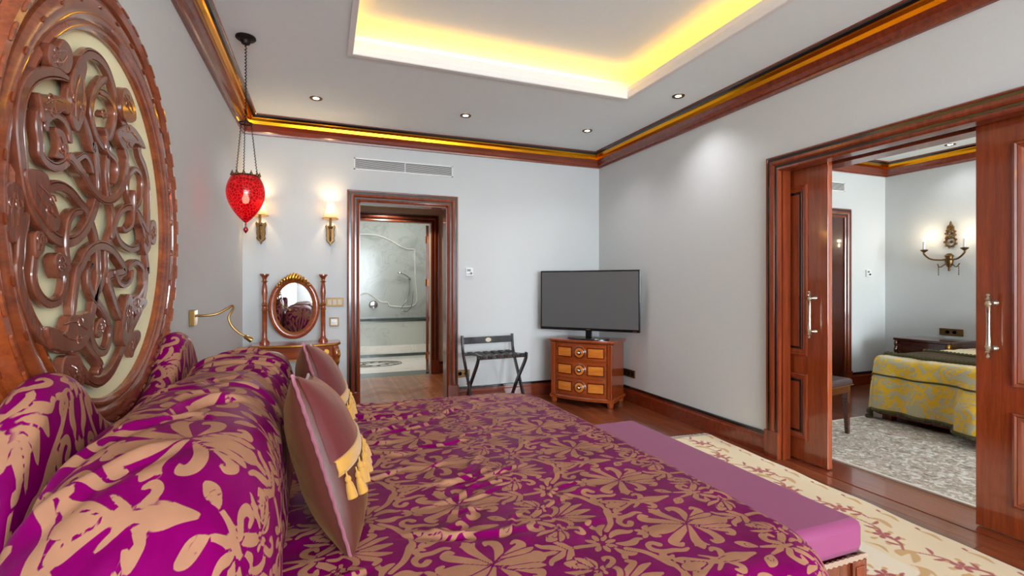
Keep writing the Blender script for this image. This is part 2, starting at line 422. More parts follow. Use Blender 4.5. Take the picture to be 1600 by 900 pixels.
def clip(poly, x0, x1, y0, y1):
    for ax, v, sg in ((0,x0,1),(0,x1,-1),(1,y0,1),(1,y1,-1)):
        out = []
        for i in range(len(poly)):
            a, b = poly[i-1], poly[i]; da, db = sg*(a[ax]-v), sg*(b[ax]-v)
            if (da >= 0) != (db >= 0):
                t = da/(da-db); out.append((a[0]+t*(b[0]-a[0]), a[1]+t*(b[1]-a[1])))
            if db >= 0: out.append(b)
        poly = out
        if len(poly) < 3: return []
    return poly
bw, bl = .105, .42
for i in range(-16, 17):
    for j in range(-6, 7):
        for kind in (0, 1):
            if kind == 0: ux, uy = i*bw + j*bl*1, i*bw - 0
            # herringbone lattice: shift by (bw,bw) along the zig, (bl,-bl) across
            px, py = i*bw + j*bl, i*bw - j*bl
            r = [(0,0),(bl,0),(bl,bw),(0,bw)] if kind == 0 else [(bl,0),(bl+bw,0),(bl+bw,bl),(bl,bl)]
            if kind == 1: r = [(x-bl-0, y+bw) for x, y in r]
            q = []
            for x, y in r:
                X, Y = x+px, y+py; c = .70710678
                q.append((.95+c*(X-Y), 6.1+c*(X+Y)))
            cx = sum(p[0] for p in q)/4; cy = sum(p[1] for p in q)/4
            if not (-.1 < cx < 2.0 and 5.0 < cy < 7.2): continue
            q = [(cx+(p[0]-cx)*.992, cy+(p[1]-cy)*.992) for p in q]
            q = clip(q, HX0+.001, HX1-.001, YB+.0, HY-.001)
            if len(q) < 3: continue
            o = G().prism([(p[0]-cx, p[1]-cy) for p in q], lambda u,v,h: (u,v,h), -.010, 0).ob('parquet_block', M['parquet']); o.location = (cx, cy, 0); o.parent = flh
# bathroom
def marble(name, c0, c1, scale=1.6, dark=False):
    m, nt, b = newmat(name); L = nt.links.new
    tc = nt.nodes.new('ShaderNodeTexCoord'); n = nt.nodes.new('ShaderNodeTexNoise'); n.inputs['Scale'].default_value = scale; n.inputs['Detail'].default_value = 9; n.inputs['Distortion'].default_value = 1.2
    L(tc.outputs['Object'], n.inputs['Vector'])
    r = nt.nodes.new('ShaderNodeValToRGB'); e = r.color_ramp.elements
    e[0].position = .22; e[0].color = c0; e[1].position = .62; e[1].color = c1
    v = r.color_ramp.elements.new(.47); v.color = c1; v = r.color_ramp.elements.new(.485); v.color = tuple(.45*a+.55*b_ for a, b_ in zip(c0, c1)); v = r.color_ramp.elements.new(.50); v.color = c1
    L(n.outputs['Fac'], r.inputs[0]); L(r.outputs[0], b.inputs['Base Color']); b.inputs['Roughness'].default_value = .18; return m
M['marble'] = marble('grey_green_marble', lin(150,158,150), lin(196,202,194))
M['marble_w'] = marble('white_marble', lin(206,204,196), lin(238,236,228), 2.2)
M['marble_d'] = marble('dark_green_marble', lin(28,36,34), lin(74,86,82), 5)
struct(G().box(-.6, 2.6, 9.07, 9.17, -.1, 3.0).ob('wall_bathroom_back', M['marble']))
struct(G().box(-.7, -.6, HY+.1, 9.07, -.1, 3.0).ob('wall_bathroom_left', M['marble']))
struct(G().box(2.6, 2.7, HY+.1, 9.07, -.1, 3.0).ob('wall_bathroom_right', M['marble']))
struct(G().box(-.6, 2.6, HY+.1, 9.07, 2.75, 2.8).ob('ceiling_bathroom', M['white']))
fb = struct(G().box(-.6, 2.6, HY, 9.07, -.12, -.006).ob('floor_bathroom', M['marble_d']))
t = G().box(-.6, 2.6, HY+.36, 9.0, -.006, 0).ob('marble_slab', M['marble_w']); t.parent = fb
t = G().box(.30, 1.445, HY, HY+.355, -.006, 0).ob('threshold_slab', M['marble_d']); t.parent = fb
g = G()   # oval mosaic medallion let into the floor
for R, w in ((1.0,.02), (.9,.01), (.42,.012)):
    P = [(.78+.42*R*cos(a), 8.18+.26*R*sin(a), .0015) for a in np.linspace(0, 2*pi, 48, endpoint=False)]
    g.tube(P, w*.5, 4, True)
for a in np.linspace(0, 2*pi, 12, endpoint=False):
    g.tube(cr([(.78+.18*cos(a), 8.18+.11*sin(a), .0015), (.78+.26*cos(a+.25), 8.18+.17*sin(a+.25), .0015), (.78+.36*cos(a), 8.18+.22*sin(a), .0015)], 4), .008, 4)
t = g.ob('mosaic_medallion', plain('mosaic_grey', lin(120,122,116), .4)); t.parent = fb
# dado ledge, stepped skirting and the pale inlay line on the marble wall
def child(parent, g, name, mat, **k): o = g.ob(name, mat, **k); o.parent = parent; return o
wb = bpy.data.objects['wall_bathroom_back']
child(wb, G().box(-.6, 2.6, 8.93, 9.07, .655, .69), 'ledge', M['marble_d'], bevel=.006)
child(wb, G().box(-.6, 2.6, 8.96, 9.07, .0, .62), 'lower_panel', M['marble'])
child(wb, G().box(-.6, 2.6, 8.945, 8.96, .0, .10).box(-.6,2.6,8.95,8.96,.10,.17).box(-.6,2.6,8.955,8.96,.17,.20), 'stepped_skirting', M['marble_w'])
child(wb, G().box(-.6, 2.6, 8.93, 8.945, .0, .05), 'skirting_foot', M['marble_d'])
INL = [(.372,2.16),(.62,2.19),(.90,2.18),(1.12,2.10),(1.32,1.99),(1.44,1.95),(1.56,1.94),(1.57,1.86),(1.58,1.40),(1.58,.93),(1.15,.90),(1.08,.97),(.96,.98),(.80,1.10),(.70,1.14),(.56,1.09),(.40,1.0)]
child(wb, G().tube([(x, 9.066, z) for x, z in cr(INL, 5)], .012, 6), 'inlay_line', M['marble_w'])
# chrome shower fittings
t = tag(G().lathe([(.001,-.06),(.055,-.055),(.06,-.04),(.05,-.02),(.075,-.012),(.078,0)], 24, (.83, 9.066, .93), 'y').ob('shower_valve', M['chrome'], smooth=40), 'round chrome shower valve on the bathroom marble wall', 'valve')
sh = thing('hand_shower', 'chrome hand shower with hanging hose on bathroom wall', 'shower', (1.40, 9.06, 1.42), world=True)
G().tube(cr([(1.30,8.98,1.50),(1.40,9.0,1.46),(1.47,9.02,1.40)],6), .012, 8).lathe([(.004,-.02),(.04,-.01),(.04,.012),(.01,.02)], 16, (1.285,8.98,1.505)).ob('shower_head', M['chrome'], sh, smooth=50)
G().lathe([(.022,-.045),(.022,0)], 14, (1.47,9.066,1.40), 'y').ob('holder', M['chrome'], sh, smooth=50)
G().tube(cr([(1.47,9.02,1.38),(1.46,9.0,1.15),(1.38,9.0,.96),(1.32,9.0,.86),(1.40,9.0,.80),(1.50,9.0,.90),(1.54,9.03,1.20)],6), .008, 6).ob('hose', M['chrome'], sh, smooth=60)
# bathroom door leaf, open and seen edge-on, with brass hinges
bd = struct(G().box(0, .74, -.02, .02, .01, 2.16).ob('door_4', M['door'])); bd.location = (1.415, 7.10, 0); bd.rotation_euler = (0,0,math.radians(78))
for z in (.25, 1.32, 1.95):
    h = G().lathe([(.012,-.05),(.012,.05),(.006,.056)], 10, (-.008, .016, z)).box(-.003, 0, -.018, .018, z-.05, z+.05).ob('hinge', M['copper']); h.parent = bd
area('bathroom_ceiling_light', (1.0, 8.0, 2.72), (0,0,0), 1.6, 1.2, 16, (.96,.98,1.0))
l = bpy.data.lights.new('hall_downlight', 'SPOT'); l.energy = 40; l.spot_size = 2.2; l.color = (1,.86,.68); l.shadow_soft_size = .04
o = bpy.data.objects.new('hall_downlight', l); COL.objects.link(o); o.location = (.8, 6.55, 2.50)
# ------------------------------------------------------------------ damask drawing: one repeat of the cloth, kept as a distance field
A_, B_ = 57.2, 16.75
S=[]
def st(sign,*pts): S.append((sign,pts))
# palmette at (0,0), axis b=0
st('*',(0,0,.3),(-4,.6,1.3),(-9,1.0,1.9),(-12.2,.8,1.5),(-13.2,2.2,1.0),(-12,3.0,.7))        # left petal
st('*',(0,0,.3),(-4,2.6,1.2),(-8,4.8,1.7),(-10.6,6.6,1.6),(-9.6,8.3,1.0),(-8.3,7.6,.6))
st('*',(0,0,.3),(-1.8,3.5,1.0),(-3.6,7,1.7),(-4.2,9.2,1.9),(-4.9,11.2,.5))
st('+',(-3.6,8,1.2),(-6.0,9.6,.4)); st('+',(-3.9,8,1.2),(-2.2,10.2,.4))
st('*',(0,0,.3),(1.8,3.2,1.1),(3.0,6.2,1.6),(2.6,8.8,1.7),(.6,9.6,1.0),(.2,8.4,.5))
st('*',(0,0,.3),(3.6,2.6,1.1),(7,4.6,1.5),(9.2,6.0,1.5),(8.2,7.8,.9),(6.8,7.2,.5))
st('*',(0,0,.3),(4,.7,1.2),(8,1.2,1.9),(11,1.0,1.8),(12.5,.3,1.0))
st('*',(2.5,2.3,.5),(6.5,2.9,1.0),(9.6,3.4,1.2),(11.2,3.9,.5))
# stem to rosette with leaf spray
st('+',(12,0,1.2),(15,0,1.0),(18,0,1.5),(21,0,1.0),(25,0,.9),(28,0,.9))
st('*',(18.5,.6,1.0),(16,2.0,1.2),(13.6,3.0,.9),(12.6,4.4,.6))
st('*',(20,.5,.9),(18.5,3.2,1.2),(17,5.2,1.1),(17.4,6.9,1.3),(18.6,6.6,.8))
# rosette
for k in range(8):
    t=np.pi/4*k+.3*0
    st('+',(29+1.6*np.cos(t),1.6*np.sin(t),.5),(29+3.0*np.cos(t),3.0*np.sin(t),1.0),(29+4.2*np.cos(t),4.2*np.sin(t),.35))
# leaves beyond the rosette
st('*',(32.8,1.6,.5),(34.4,2.6,1.2),(36.6,2.9,1.5),(38.6,2.0,1.0),(40,2.2,.5))
st('*',(31,3.3,.4),(31.8,5.6,1.1),(33.4,7.2,1.2),(35.6,6.6,.8)); st('+',(32,6,.9),(30.9,8.2,.9),(31.4,9.3,.4))
# ogee band from rosette to apex on the half line
st('*',(33.5,4.6,.9),(36.4,7.2,1.0),(37.8,9.6,1.1),(38.8,12.2,1.2),(39.6,13.8,1.5),(40.2,15.2,1.1),(40.4,16.75,1.1))
# bouquet round (22,16.75)
st('*',(23.4,16.75,.5),(26,16.75,1.5),(29.5,16.75,1.9),(33,16.75,1.3),(35.4,16.75,.4))
st('*',(25,16.2,.5),(29,14.6,1.2),(32.5,13.2,1.1),(34.8,12.6,.4))
st('*',(25,15.8,.5),(28,13.2,1.1),(30.5,11.6,1.1),(31.6,10.6,.9),(30.4,9.6,.9))
st('*',(23,16.2,.4),(25.5,14,.9),(26.4,11.5,1.0),(24.6,9.8,1.0),(22.6,10.6,.9),(22.9,12.2,.7))       # spiral
st('*',(24.9,10.0,.8),(27.2,8.4,.9),(27.6,6.6,.9),(26.0,6.2,.8),(25.4,7.2,.5))
st('*',(9,14.6,.5),(12,15.4,.7),(15,15.9,1.0),(18,14.6,1.2),(20.5,12.6,1.3),(21.5,10.8,1.0))
st('*',(16.5,15.2,1.0),(14.6,13.2,1.2),(15.2,11.2,1.3),(17.2,10.9,1.0),(17.6,12.4,.7))             # inner scroll
st('+',(15.5,16.75,.9),(19,16.75,.6)); st('+',(20,15.6,.5),(22,14.9,.9),(23.2,15.4,.4))
# tulip flower above
st('*',(21.2,10.6,.7),(20.2,8.6,1.8),(18.8,6.9,2.4),(17.2,5.6,1.6),(16.0,5.0,.5))
st('*',(21.8,9.6,.5),(22.6,7.2,.9),(21.8,4.6,.3)); st('*',(20.4,9.8,.5),(17.0,9.2,.9),(14.4,8.0,.3))
st('*',(21.5,8.4,.5),(20.6,5.6,1.0),(19.2,3.9,.3))
st('-',(20.6,9.6,.18),(19.0,8.4,.2),(17.4,7.6,.2),(16.8,6.4,.2)); st('-',(21,9,.18),(20.2,7.2,.2),(19.0,5.9,.2),(18.2,6.2,.2),(18.4,7,.2))
# bud
st('*',(9.4,14.4,.6),(7.6,13.0,1.9),(6.4,12.0,1.3),(5.4,11.4,.4)); st('-',(8.8,13.2,.16),(7.6,12.4,.18),(7.0,13.2,.18),(7.7,14,.18))
# acanthus spear on the half line
st('*',(-8,16.75,1.0),(-4,16.75,1.8),(0,16.75,2.6),(3.2,16.75,1.6),(6.4,16.75,.6))
st('+',(-3,15.4,1.0),(-1.6,13.2,1.1),(-2.6,11.9,1.0),(-3.9,12.6,.6)); st('+',(-5,16.0,.7),(-7.4,14.2,.6),(-8.6,13.4,.3))
st('-',(-5,16.2,.18),(-2,15.5,.22),(1,15.6,.12)); 
# almond lines + oak leaf
st('+',(-8,16.3,.8),(-11,14.6,.8),(-13.5,13.4,.9),(-15.2,13.4,1.0))
st('*',(-9.6,16.75,.5),(-12,16.75,1.6),(-14.4,16.75,1.9),(-14.8,16.75,1.5),(-15.4,16.75,.4))
st('+',(-13.6,15.8,.9),(-13,14.9,.7)); 
st('+',(-15.2,13.4,.8),(-14.6,14.4,.8))
# S scroll + trefoil under the palmette
st('+',(-14.8,6.2,1.2),(-16.0,4.9,1.0),(-17.6,5.4,.9),(-17.8,7.4,1.1),(-15.8,9.2,1.2),(-13,9.6,1.1),(-10.4,10.4,.9),(-8.6,9.9,.5))
st('+',(-15.8,9.3,1.1),(-17.2,10.9,1.0),(-15.8,12.0,.9),(-14.6,11.4,.5))
st('+',(-14.4,.9,.4),(-15.6,1.6,.9),(-16.4,2.1,.3)); st('+',(-14.2,0,.5),(-15.6,0,1.0),(-17.0,0,.3))
def crt(p,n):
    return cr(p, 13) if len(p) == 2 else cr(p, n)
def sdf(na=330,nb=98,halo=.46,RS=.8):
    a=(np.arange(na)+.5)*A_/na; b=(np.arange(nb)+.5)*B_/nb
    D=np.full((na,nb),9.)
    for s,pts in S:
        d=np.full((na,nb),9.); 
        for x,y,r in crt(pts,14):
            r=max(r,.1)*(RS if s!='-' else 1)
            for off in (-A_,0,A_):
                if x+off<-6 or x+off>A_+6: continue
                d2a=(a-(x+off))**2
                for yy in ((y,) if abs(y)>6 and abs(y-B_)>6 else (y,-y,2*B_-y)):
                    np.minimum(d,np.sqrt(d2a[:,None]+((b-yy)**2)[None,:])-r,out=d)
        if s=='-': D=np.maximum(D,-d)
        elif s=='*': D=np.minimum(np.maximum(D,-(d-halo)),d)
        else: D=np.minimum(D,d)
    return D

TILE = sdf()
def damask(a, b):
    """signed distance (cm) of the gold motif at cloth position (a along, b across) in metres"""
    na, nb = TILE.shape
    u = (np.asarray(a)*100/A_) % 1.0 * na - .5
    w = (np.asarray(b)*100) % (2*B_); w = np.where(w > B_, 2*B_-w, w)/B_*nb - .5
    i0 = np.floor(u).astype(int); fu = u-i0; j0 = np.clip(np.floor(w).astype(int), 0, nb-2); fw = np.clip(w-j0, 0, 1)
    i1 = (i0+1) % na; i0 = i0 % na
    return (TILE[i0,j0]*(1-fu)+TILE[i1,j0]*fu)*(1-fw)+(TILE[i0,j0+1]*(1-fu)+TILE[i1,j0+1]*fu)*fw
FRET=[(0.036,1,[(1.59,1.822),(1.53,1.813),(1.472,1.789),(1.421,1.754),(1.391,1.713),(1.378,1.669),(1.375,1.626),(1.383,1.574),(1.391,1.539),(1.405,1.496),(1.427,1.465),(1.459,1.437),(1.51,1.409),(1.571,1.4),(1.631,1.411),(1.684,1.441),(1.725,1.483),(1.756,1.529),(1.771,1.572),(1.762,1.631),(1.743,1.687),(1.728,1.682),(1.701,1.718),(1.668,1.757)]),
(0.036,0,[(1.608,1.702),(1.601,1.75),(1.612,1.816),(1.643,1.88),(1.672,1.911),(1.719,1.946),(1.779,1.961),(1.839,1.953),(1.884,1.92),(1.917,1.875),(1.961,1.831),(2.024,1.817),(2.105,1.796),(2.126,1.758),(2.178,1.725),(2.212,1.674),(2.221,1.602),(2.215,1.528),(2.202,1.464),(2.193,1.4),(2.212,1.344),(2.199,1.34),(2.18,1.267),(2.139,1.207),(2.075,1.161),(2.016,1.122),(1.948,1.065),(1.875,1.018),(1.792,1.001),(1.727,1.019),(1.675,1.055),(1.642,1.094),(1.619,1.116)]),
(0.036,0,[(1.41,1.45),(1.391,1.401),(1.385,1.349),(1.379,1.325),(1.39,1.279),(1.414,1.232),(1.449,1.192),(1.498,1.156),(1.557,1.132),(1.631,1.125)]),
(0.032,0,[(1.472,1.506),(1.516,1.531),(1.564,1.54),(1.616,1.533),(1.664,1.513),(1.697,1.5),(1.737,1.462),(1.766,1.417),(1.777,1.369),(1.779,1.332),(1.781,1.313),(1.768,1.268),(1.745,1.22),(1.729,1.169),(1.738,1.129),(1.775,1.096),(1.827,1.089),(1.859,1.124),(1.853,1.168),(1.807,1.213),(1.754,1.248),(1.72,1.284),(1.706,1.335)]),
(0.034,1,[(1.612,1.204),(1.622,1.259),(1.643,1.326),(1.664,1.344),(1.706,1.383),(1.779,1.407),(1.86,1.401),(1.926,1.372),(1.971,1.335),(1.843,1.314),(1.866,1.266),(1.908,1.212),(1.96,1.169)]),
(0.032,2,[(1.95,1.745),(1.983,1.7),(1.947,1.616),(1.881,1.564),(1.798,1.544),(1.715,1.562),(1.664,1.592),(1.631,1.602),(1.601,1.617),(1.579,1.619)]),
(0.032,0,[(1.798,1.696),(1.849,1.715),(1.837,1.635),(1.854,1.566),(1.884,1.514),(1.884,1.47),(1.854,1.424),(1.834,1.389),(1.834,1.333),(1.792,1.288),(1.754,1.244)]),
(0.028,1,[(1.865,1.434),(1.892,1.48),(1.932,1.525),(1.998,1.552),(2.07,1.554),(2.133,1.528),(2.17,1.486)]),
(0.028,0,[(1.898,1.468),(1.944,1.429),(2.03,1.413),(2.112,1.428),(2.155,1.465)]),
(0.03,1,[(1.453,1.7),(1.447,1.66),(1.456,1.62),(1.459,1.596),(1.484,1.582),(1.53,1.581),(1.579,1.605),(1.612,1.634)]),
(0.024,1,[(1.478,1.656),(1.484,1.684),(1.516,1.708),(1.557,1.709),(1.59,1.689),(1.601,1.659)]),
(0.028,1,[(1.823,1.918),(1.765,1.87),(1.728,1.817),(1.725,1.768),(1.755,1.722),(1.808,1.699)]),
(0.024,1,[(1.769,1.86),(1.823,1.867),(1.876,1.856),(1.892,1.822),(1.87,1.772),(1.839,1.733)]),
(0.022,0,[(2.037,1.564),(2.008,1.607),(2.017,1.656),(2.07,1.696),(2.126,1.693),(2.148,1.657),(2.133,1.599),(2.084,1.561)]),
(0.018,2,[(2.047,1.618),(2.047,1.551),(2.026,1.496),(1.968,1.468),(1.938,1.474)]),
(0.024,1,[(1.998,1.338),(2.03,1.36),(2.084,1.37),(2.14,1.352),(2.153,1.318),(2.153,1.283),(2.103,1.248),(2.035,1.235)]),
(0.022,2,[(1.88,1.336),(1.908,1.301),(1.96,1.288),(2.016,1.307),(2.035,1.34)]),
(0.028,0,[(1.459,1.411),(1.445,1.365),(1.437,1.326),(1.435,1.308),(1.447,1.279),(1.478,1.254),(1.516,1.244),(1.561,1.255),(1.582,1.292),(1.582,1.331)]),
(0.022,2,[(1.58,1.341),(1.57,1.394),(1.579,1.444),(1.608,1.477),(1.655,1.49)]),
(0.02,0,[(1.715,1.33),(1.737,1.351),(1.715,1.338)]),
(0.02,1,[(1.586,1.61),(1.631,1.624),(1.68,1.648),(1.715,1.633),(1.732,1.609)]),
(0.018,2,[(1.798,1.759),(1.818,1.739),(1.818,1.699),(1.887,1.681),(1.898,1.64),(1.87,1.606)]),
(0.026,2,[(1.675,1.132),(1.705,1.109),(1.745,1.08),(1.778,1.051),(1.754,1.03)])]
LEAF=[(1,[(1.49,1.859),(1.503,1.875),(1.53,1.879),(1.564,1.914),(1.602,1.903),(1.604,1.864),(1.579,1.831),(1.536,1.827),(1.503,1.818),(1.487,1.835)]),
(0,[(1.325,1.493),(1.35,1.51),(1.37,1.508),(1.391,1.49),(1.391,1.447),(1.38,1.403),(1.36,1.38),(1.34,1.387),(1.325,1.415),(1.332,1.451)]),
(2,[(1.386,1.541),(1.43,1.554),(1.465,1.555),(1.481,1.542),(1.484,1.513),(1.516,1.481),(1.533,1.449),(1.523,1.424),(1.497,1.418),(1.465,1.438),(1.43,1.462),(1.402,1.492)]),
(2,[(1.472,1.19),(1.53,1.178),(1.561,1.171),(1.586,1.209),(1.631,1.21),(1.659,1.213),(1.705,1.214),(1.718,1.178),(1.696,1.141),(1.65,1.115),(1.601,1.114),(1.543,1.123),(1.497,1.141)]),
(1,[(1.564,1.105),(1.616,1.105),(1.634,1.095),(1.667,1.053),(1.668,1.018),(1.642,1.008),(1.62,1.014),(1.586,1.037),(1.55,1.058)]),
(2,[(1.978,1.255),(2.022,1.245),(2.031,1.188),(2.018,1.132),(1.966,1.086),(1.928,1.117),(1.942,1.184)]),
(0,[(2.029,1.121),(2.11,1.128),(2.124,1.097),(2.068,1.059),(2.042,1.038),(2.009,1.071)]),
(0,[(2.24,1.531),(2.29,1.542),(2.307,1.495),(2.29,1.45),(2.24,1.451),(2.224,1.492)]),
(2,[(1.887,1.772),(1.95,1.812),(2.024,1.835),(2.105,1.821),(2.155,1.789),(2.063,1.785),(2.017,1.758),(1.961,1.734),(1.917,1.741)]),
(2,[(1.938,1.923),(1.974,1.945),(2.011,1.936),(2.052,1.903),(2.05,1.858),(1.961,1.831),(1.929,1.861)]),
(0,[(1.53,1.678),(1.564,1.681),(1.59,1.656),(1.59,1.625),(1.557,1.607),(1.53,1.607),(1.543,1.64)]),
(2,[(1.506,1.345),(1.513,1.362),(1.536,1.37),(1.571,1.362),(1.586,1.341),(1.586,1.328),(1.557,1.313),(1.53,1.306),(1.516,1.322)]),
(2,[(2.077,1.545),(2.148,1.52),(2.196,1.484),(2.212,1.433),(2.163,1.399),(2.133,1.427),(2.119,1.486),(2.084,1.512)]),
(2,[(1.655,1.916),(1.612,1.864),(1.592,1.812),(1.601,1.765),(1.586,1.734),(1.601,1.703),(1.631,1.699),(1.664,1.749),(1.676,1.791),(1.664,1.836),(1.68,1.892)]),
(2,[(1.439,1.731),(1.472,1.735),(1.503,1.751),(1.55,1.761),(1.59,1.761),(1.586,1.731),(1.536,1.72),(1.497,1.702),(1.459,1.67),(1.45,1.696)]),
(0,[(1.768,1.178),(1.802,1.192),(1.827,1.17),(1.812,1.15),(1.783,1.132),(1.754,1.147)]),
(1,[(2.035,1.226),(2.082,1.239),(2.168,1.241),(2.184,1.22),(2.124,1.192),(2.055,1.186)]),
(0,[(1.789,1.797),(1.808,1.816),(1.834,1.812),(1.823,1.796),(1.798,1.79)]),
(1,[(1.43,1.408),(1.459,1.416),(1.472,1.399),(1.465,1.366),(1.436,1.351),(1.427,1.376)])]
# woven cloth: magenta satin ground, matt gold motif; the weave relief follows the motif edge
def damask_mat(name, ground, motif, rough=.44):
    m, nt, b = newmat(name); L = nt.links.new
    at = nt.nodes.new('ShaderNodeAttribute'); at.attribute_name = 'motif'
    mr = nt.nodes.new('ShaderNodeMapRange'); mr.interpolation_type = 'SMOOTHSTEP'
    mr.inputs['From Min'].default_value = .07; mr.inputs['From Max'].default_value = -.05
    L(at.outputs['Fac'], mr.inputs['Value'])
    tc = nt.nodes.new('ShaderNodeTexCoord'); n = nt.nodes.new('ShaderNodeTexNoise'); n.inputs['Scale'].default_value = 14; n.inputs['Detail'].default_value = 5
    L(tc.outputs['Object'], n.inputs['Vector'])
    def vary(c, k):
        r = nt.nodes.new('ShaderNodeValToRGB'); e = r.color_ramp.elements
        e[0].position = .3; e[1].position = .7
        e[0].color = tuple(x*(1-k) for x in c[:3])+(1,); e[1].color = tuple(min(1, x*(1+k)) for x in c[:3])+(1,)
        L(n.outputs['Fac'], r.inputs[0]); return r
    g_, m_ = vary(ground, .22), vary(motif, .12)
    mx = nt.nodes.new('ShaderNodeMixRGB'); L(mr.outputs[0], mx.inputs[0]); L(g_.outputs[0], mx.inputs[1]); L(m_.outputs[0], mx.inputs[2])
    L(mx.outputs[0], b.inputs['Base Color'])
    ro = nt.nodes.new('ShaderNodeMapRange'); ro.inputs['To Min'].default_value = rough; ro.inputs['To Max'].default_value = .55
    L(mr.outputs[0], ro.inputs['Value']); L(ro.outputs[0], b.inputs['Roughness'])
    b.inputs['Specular IOR Level'].default_value = .22; b.inputs['Specular Tint'].default_value = (1,.12,.60,1)
    w = nt.nodes.new('ShaderNodeTexNoise'); w.inputs['Scale'].default_value = 90; w.inputs['Detail'].default_value = 3
    L(tc.outputs['Object'], w.inputs['Vector'])
    ad = nt.nodes.new('ShaderNodeMath'); ad.operation = 'MULTIPLY_ADD'; ad.inputs[1].default_value = .35; L(w.outputs['Fac'], ad.inputs[0]); L(mr.outputs[0], ad.inputs[2])
    bp = nt.nodes.new('ShaderNodeBump'); bp.inputs['Strength'].default_value = .45; bp.inputs['Distance'].default_value = .0025
    L(ad.outputs[0], bp.inputs['Height']); L(bp.outputs[0], b.inputs['Normal'])
    return m
M['damask'] = damask_mat('magenta_gold_damask', lin(116,0,80), lin(166,119,90))

def vnoise(x, y, cell, seed=0):
    """smooth value noise on arrays"""
    r = np.random.default_rng(seed).random((64, 64))
    u, v = x/cell, y/cell; i, j = np.floor(u).astype(int), np.floor(v).astype(int)
    f, g = u-i, v-j; f = f*f*(3-2*f); g = g*g*(3-2*g)
    R = lambda a, b: r[a % 64, b % 64]
    return (R(i,j)*(1-f)+R(i+1,j)*f)*(1-g)+(R(i,j+1)*(1-f)+R(i+1,j+1)*f)*g - .5
def grid_obj(name, P, mat, parent=None, attr=None, closed_u=False):
    """P: (nu,nv,3) array -> smooth quad sheet; attr: (nu,nv) float attribute 'motif'"""
    nu, nv = P.shape[:2]
    me = bpy.data.meshes.new(name)
    idx = np.arange(nu*nv).reshape(nu, nv)
    I = idx if not closed_u else np.vstack([idx, idx[:1]])
    q = np.stack([I[:-1,:-1], I[1:,:-1], I[1:,1:], I[:-1,1:]], -1).reshape(-1, 4)
    me.vertices.add(nu*nv); me.vertices.foreach_set('co', P.reshape(-1).astype(np.float32))
    me.loops.add(q.size); me.loops.foreach_set('vertex_index', q.reshape(-1).astype(np.int32))
    me.polygons.add(len(q)); me.polygons.foreach_set('loop_start', np.arange(0, q.size, 4, dtype=np.int32))
    me.update(); me.validate(); me.shade_smooth()
    if attr is not None:
        for k, v in (attr.items() if isinstance(attr, dict) else {'motif': attr}.items()):
            at = me.attributes.new(k, 'FLOAT', 'POINT'); at.data.foreach_set('value', np.ascontiguousarray(v, dtype=np.float32).reshape(-1))
    me.materials.append(mat)
    o = bpy.data.objects.new(name, me); COL.objects.link(o)
    if parent is not None: put(o, parent)
    return o
def creases(x, y, segs):
    z = np.zeros_like(x)
    for (x0,y0,x1,y1,w,a) in segs:
        dx, dy = x1-x0, y1-y0; L = math.hypot(dx, dy)
        t = ((x-x0)*dx+(y-y0)*dy)/L/L; d = ((x-x0)*dy-(y-y0)*dx)/L + .02*np.sin(t*5+x0*9)
        f = np.clip(t*4, 0, 1)*np.clip((1-t)*4, 0, 1)
        z += a*f*(np.exp(-(d/w)**2) - .7*np.exp(-((d-1.6*w)/(1.3*w))**2))
    return z

# ------------------------------------------------------------------ the bed
BZ = .605; BX0, BX1, BY0, BY1 = -.485, 1.20, .89, 2.83; BR = .09
bed = thing('bed', 'wide bed under a magenta and gold damask coverlet', 'bed', (.35, 1.87, 0), world=True)
G().box(-.47, 1.22, .86, 2.86, .06, .30).ob('bed_base', M['carve'], bed, bevel=.01)
for x in (-.40, 1.14):
    for y in (.92, 2.80): G().box(x-.04, x+.04, y-.04, y+.04, 0, .06).ob('foot', M['carve'], bed)
G().box(-.48, 1.24, .85, 2.87, .30, BZ-.05).ob('mattress', M['bench'], bed, bevel=.05)
ST_ = .0046
u = np.arange(BX0, BX1+.50, ST_); v = np.arange(BY0-.46, BY1+.30, ST_)
U, V = np.meshgrid(u, v, indexing='ij')
CR = .16                                     # plan rounding of the two foot corners
ox = np.maximum(0, U-(BX1-CR)); oy = np.where(V < BY0+CR, V-BY0-CR, np.where(V > BY1-CR, V-BY1+CR, 0.))
hyp = np.sqrt(ox**2+oy**2)+1e-9; d = np.maximum(0, hyp-CR)
th = np.minimum(d/BR, pi/2); hor = BR*np.sin(th)+np.maximum(0, d-BR*pi/2)*.06; ver = BR*(1-np.cos(th))+np.maximum(0, d-BR*pi/2)*.995
dx, dy = ox/hyp, oy/hyp; inn = np.minimum(hyp, CR)
X = np.minimum(U, BX1-CR)+dx*(inn+hor); Y = np.clip(V, BY0+CR, BY1-CR)+dy*(inn+hor); Z = BZ-ver
hang = np.clip((d-.12)/.2, 0, 1); along = U*np.abs(dy)+V*np.abs(dx)
fold = hang*.018*np.sin(along*21+2*np.sin(along*5))
X += dx*fold; Y += dy*fold
segs = []
r2 = random.Random(5)
for k in range(60):
    x0 = r2.uniform(-.05, .75)**1.0; y0 = r2.uniform(1.0, 2.85); L = r2.uniform(.12, .42); a = r2.uniform(-.5, .75)
    k_ = 1.0 if x0 < .45 else .45
    segs.append((x0, y0, x0+L*cos(a), y0+L*sin(a), r2.uniform(.007, .016), k_*r2.uniform(.003, .009)))
top = np.clip(1-d/.1, 0, 1)
Z += top*(.016*vnoise(U, V, .42, 1)+.009*vnoise(U, V, .16, 2)+.004*vnoise(U, V, .06, 3)+creases(U, V, segs))
Z += top*.02*np.exp(-((U-.35)/.9)**2)
grid_obj('coverlet', np.stack([X, Y, Z], -1), M['damask'], bed, damask(U-.38, V-1.428))
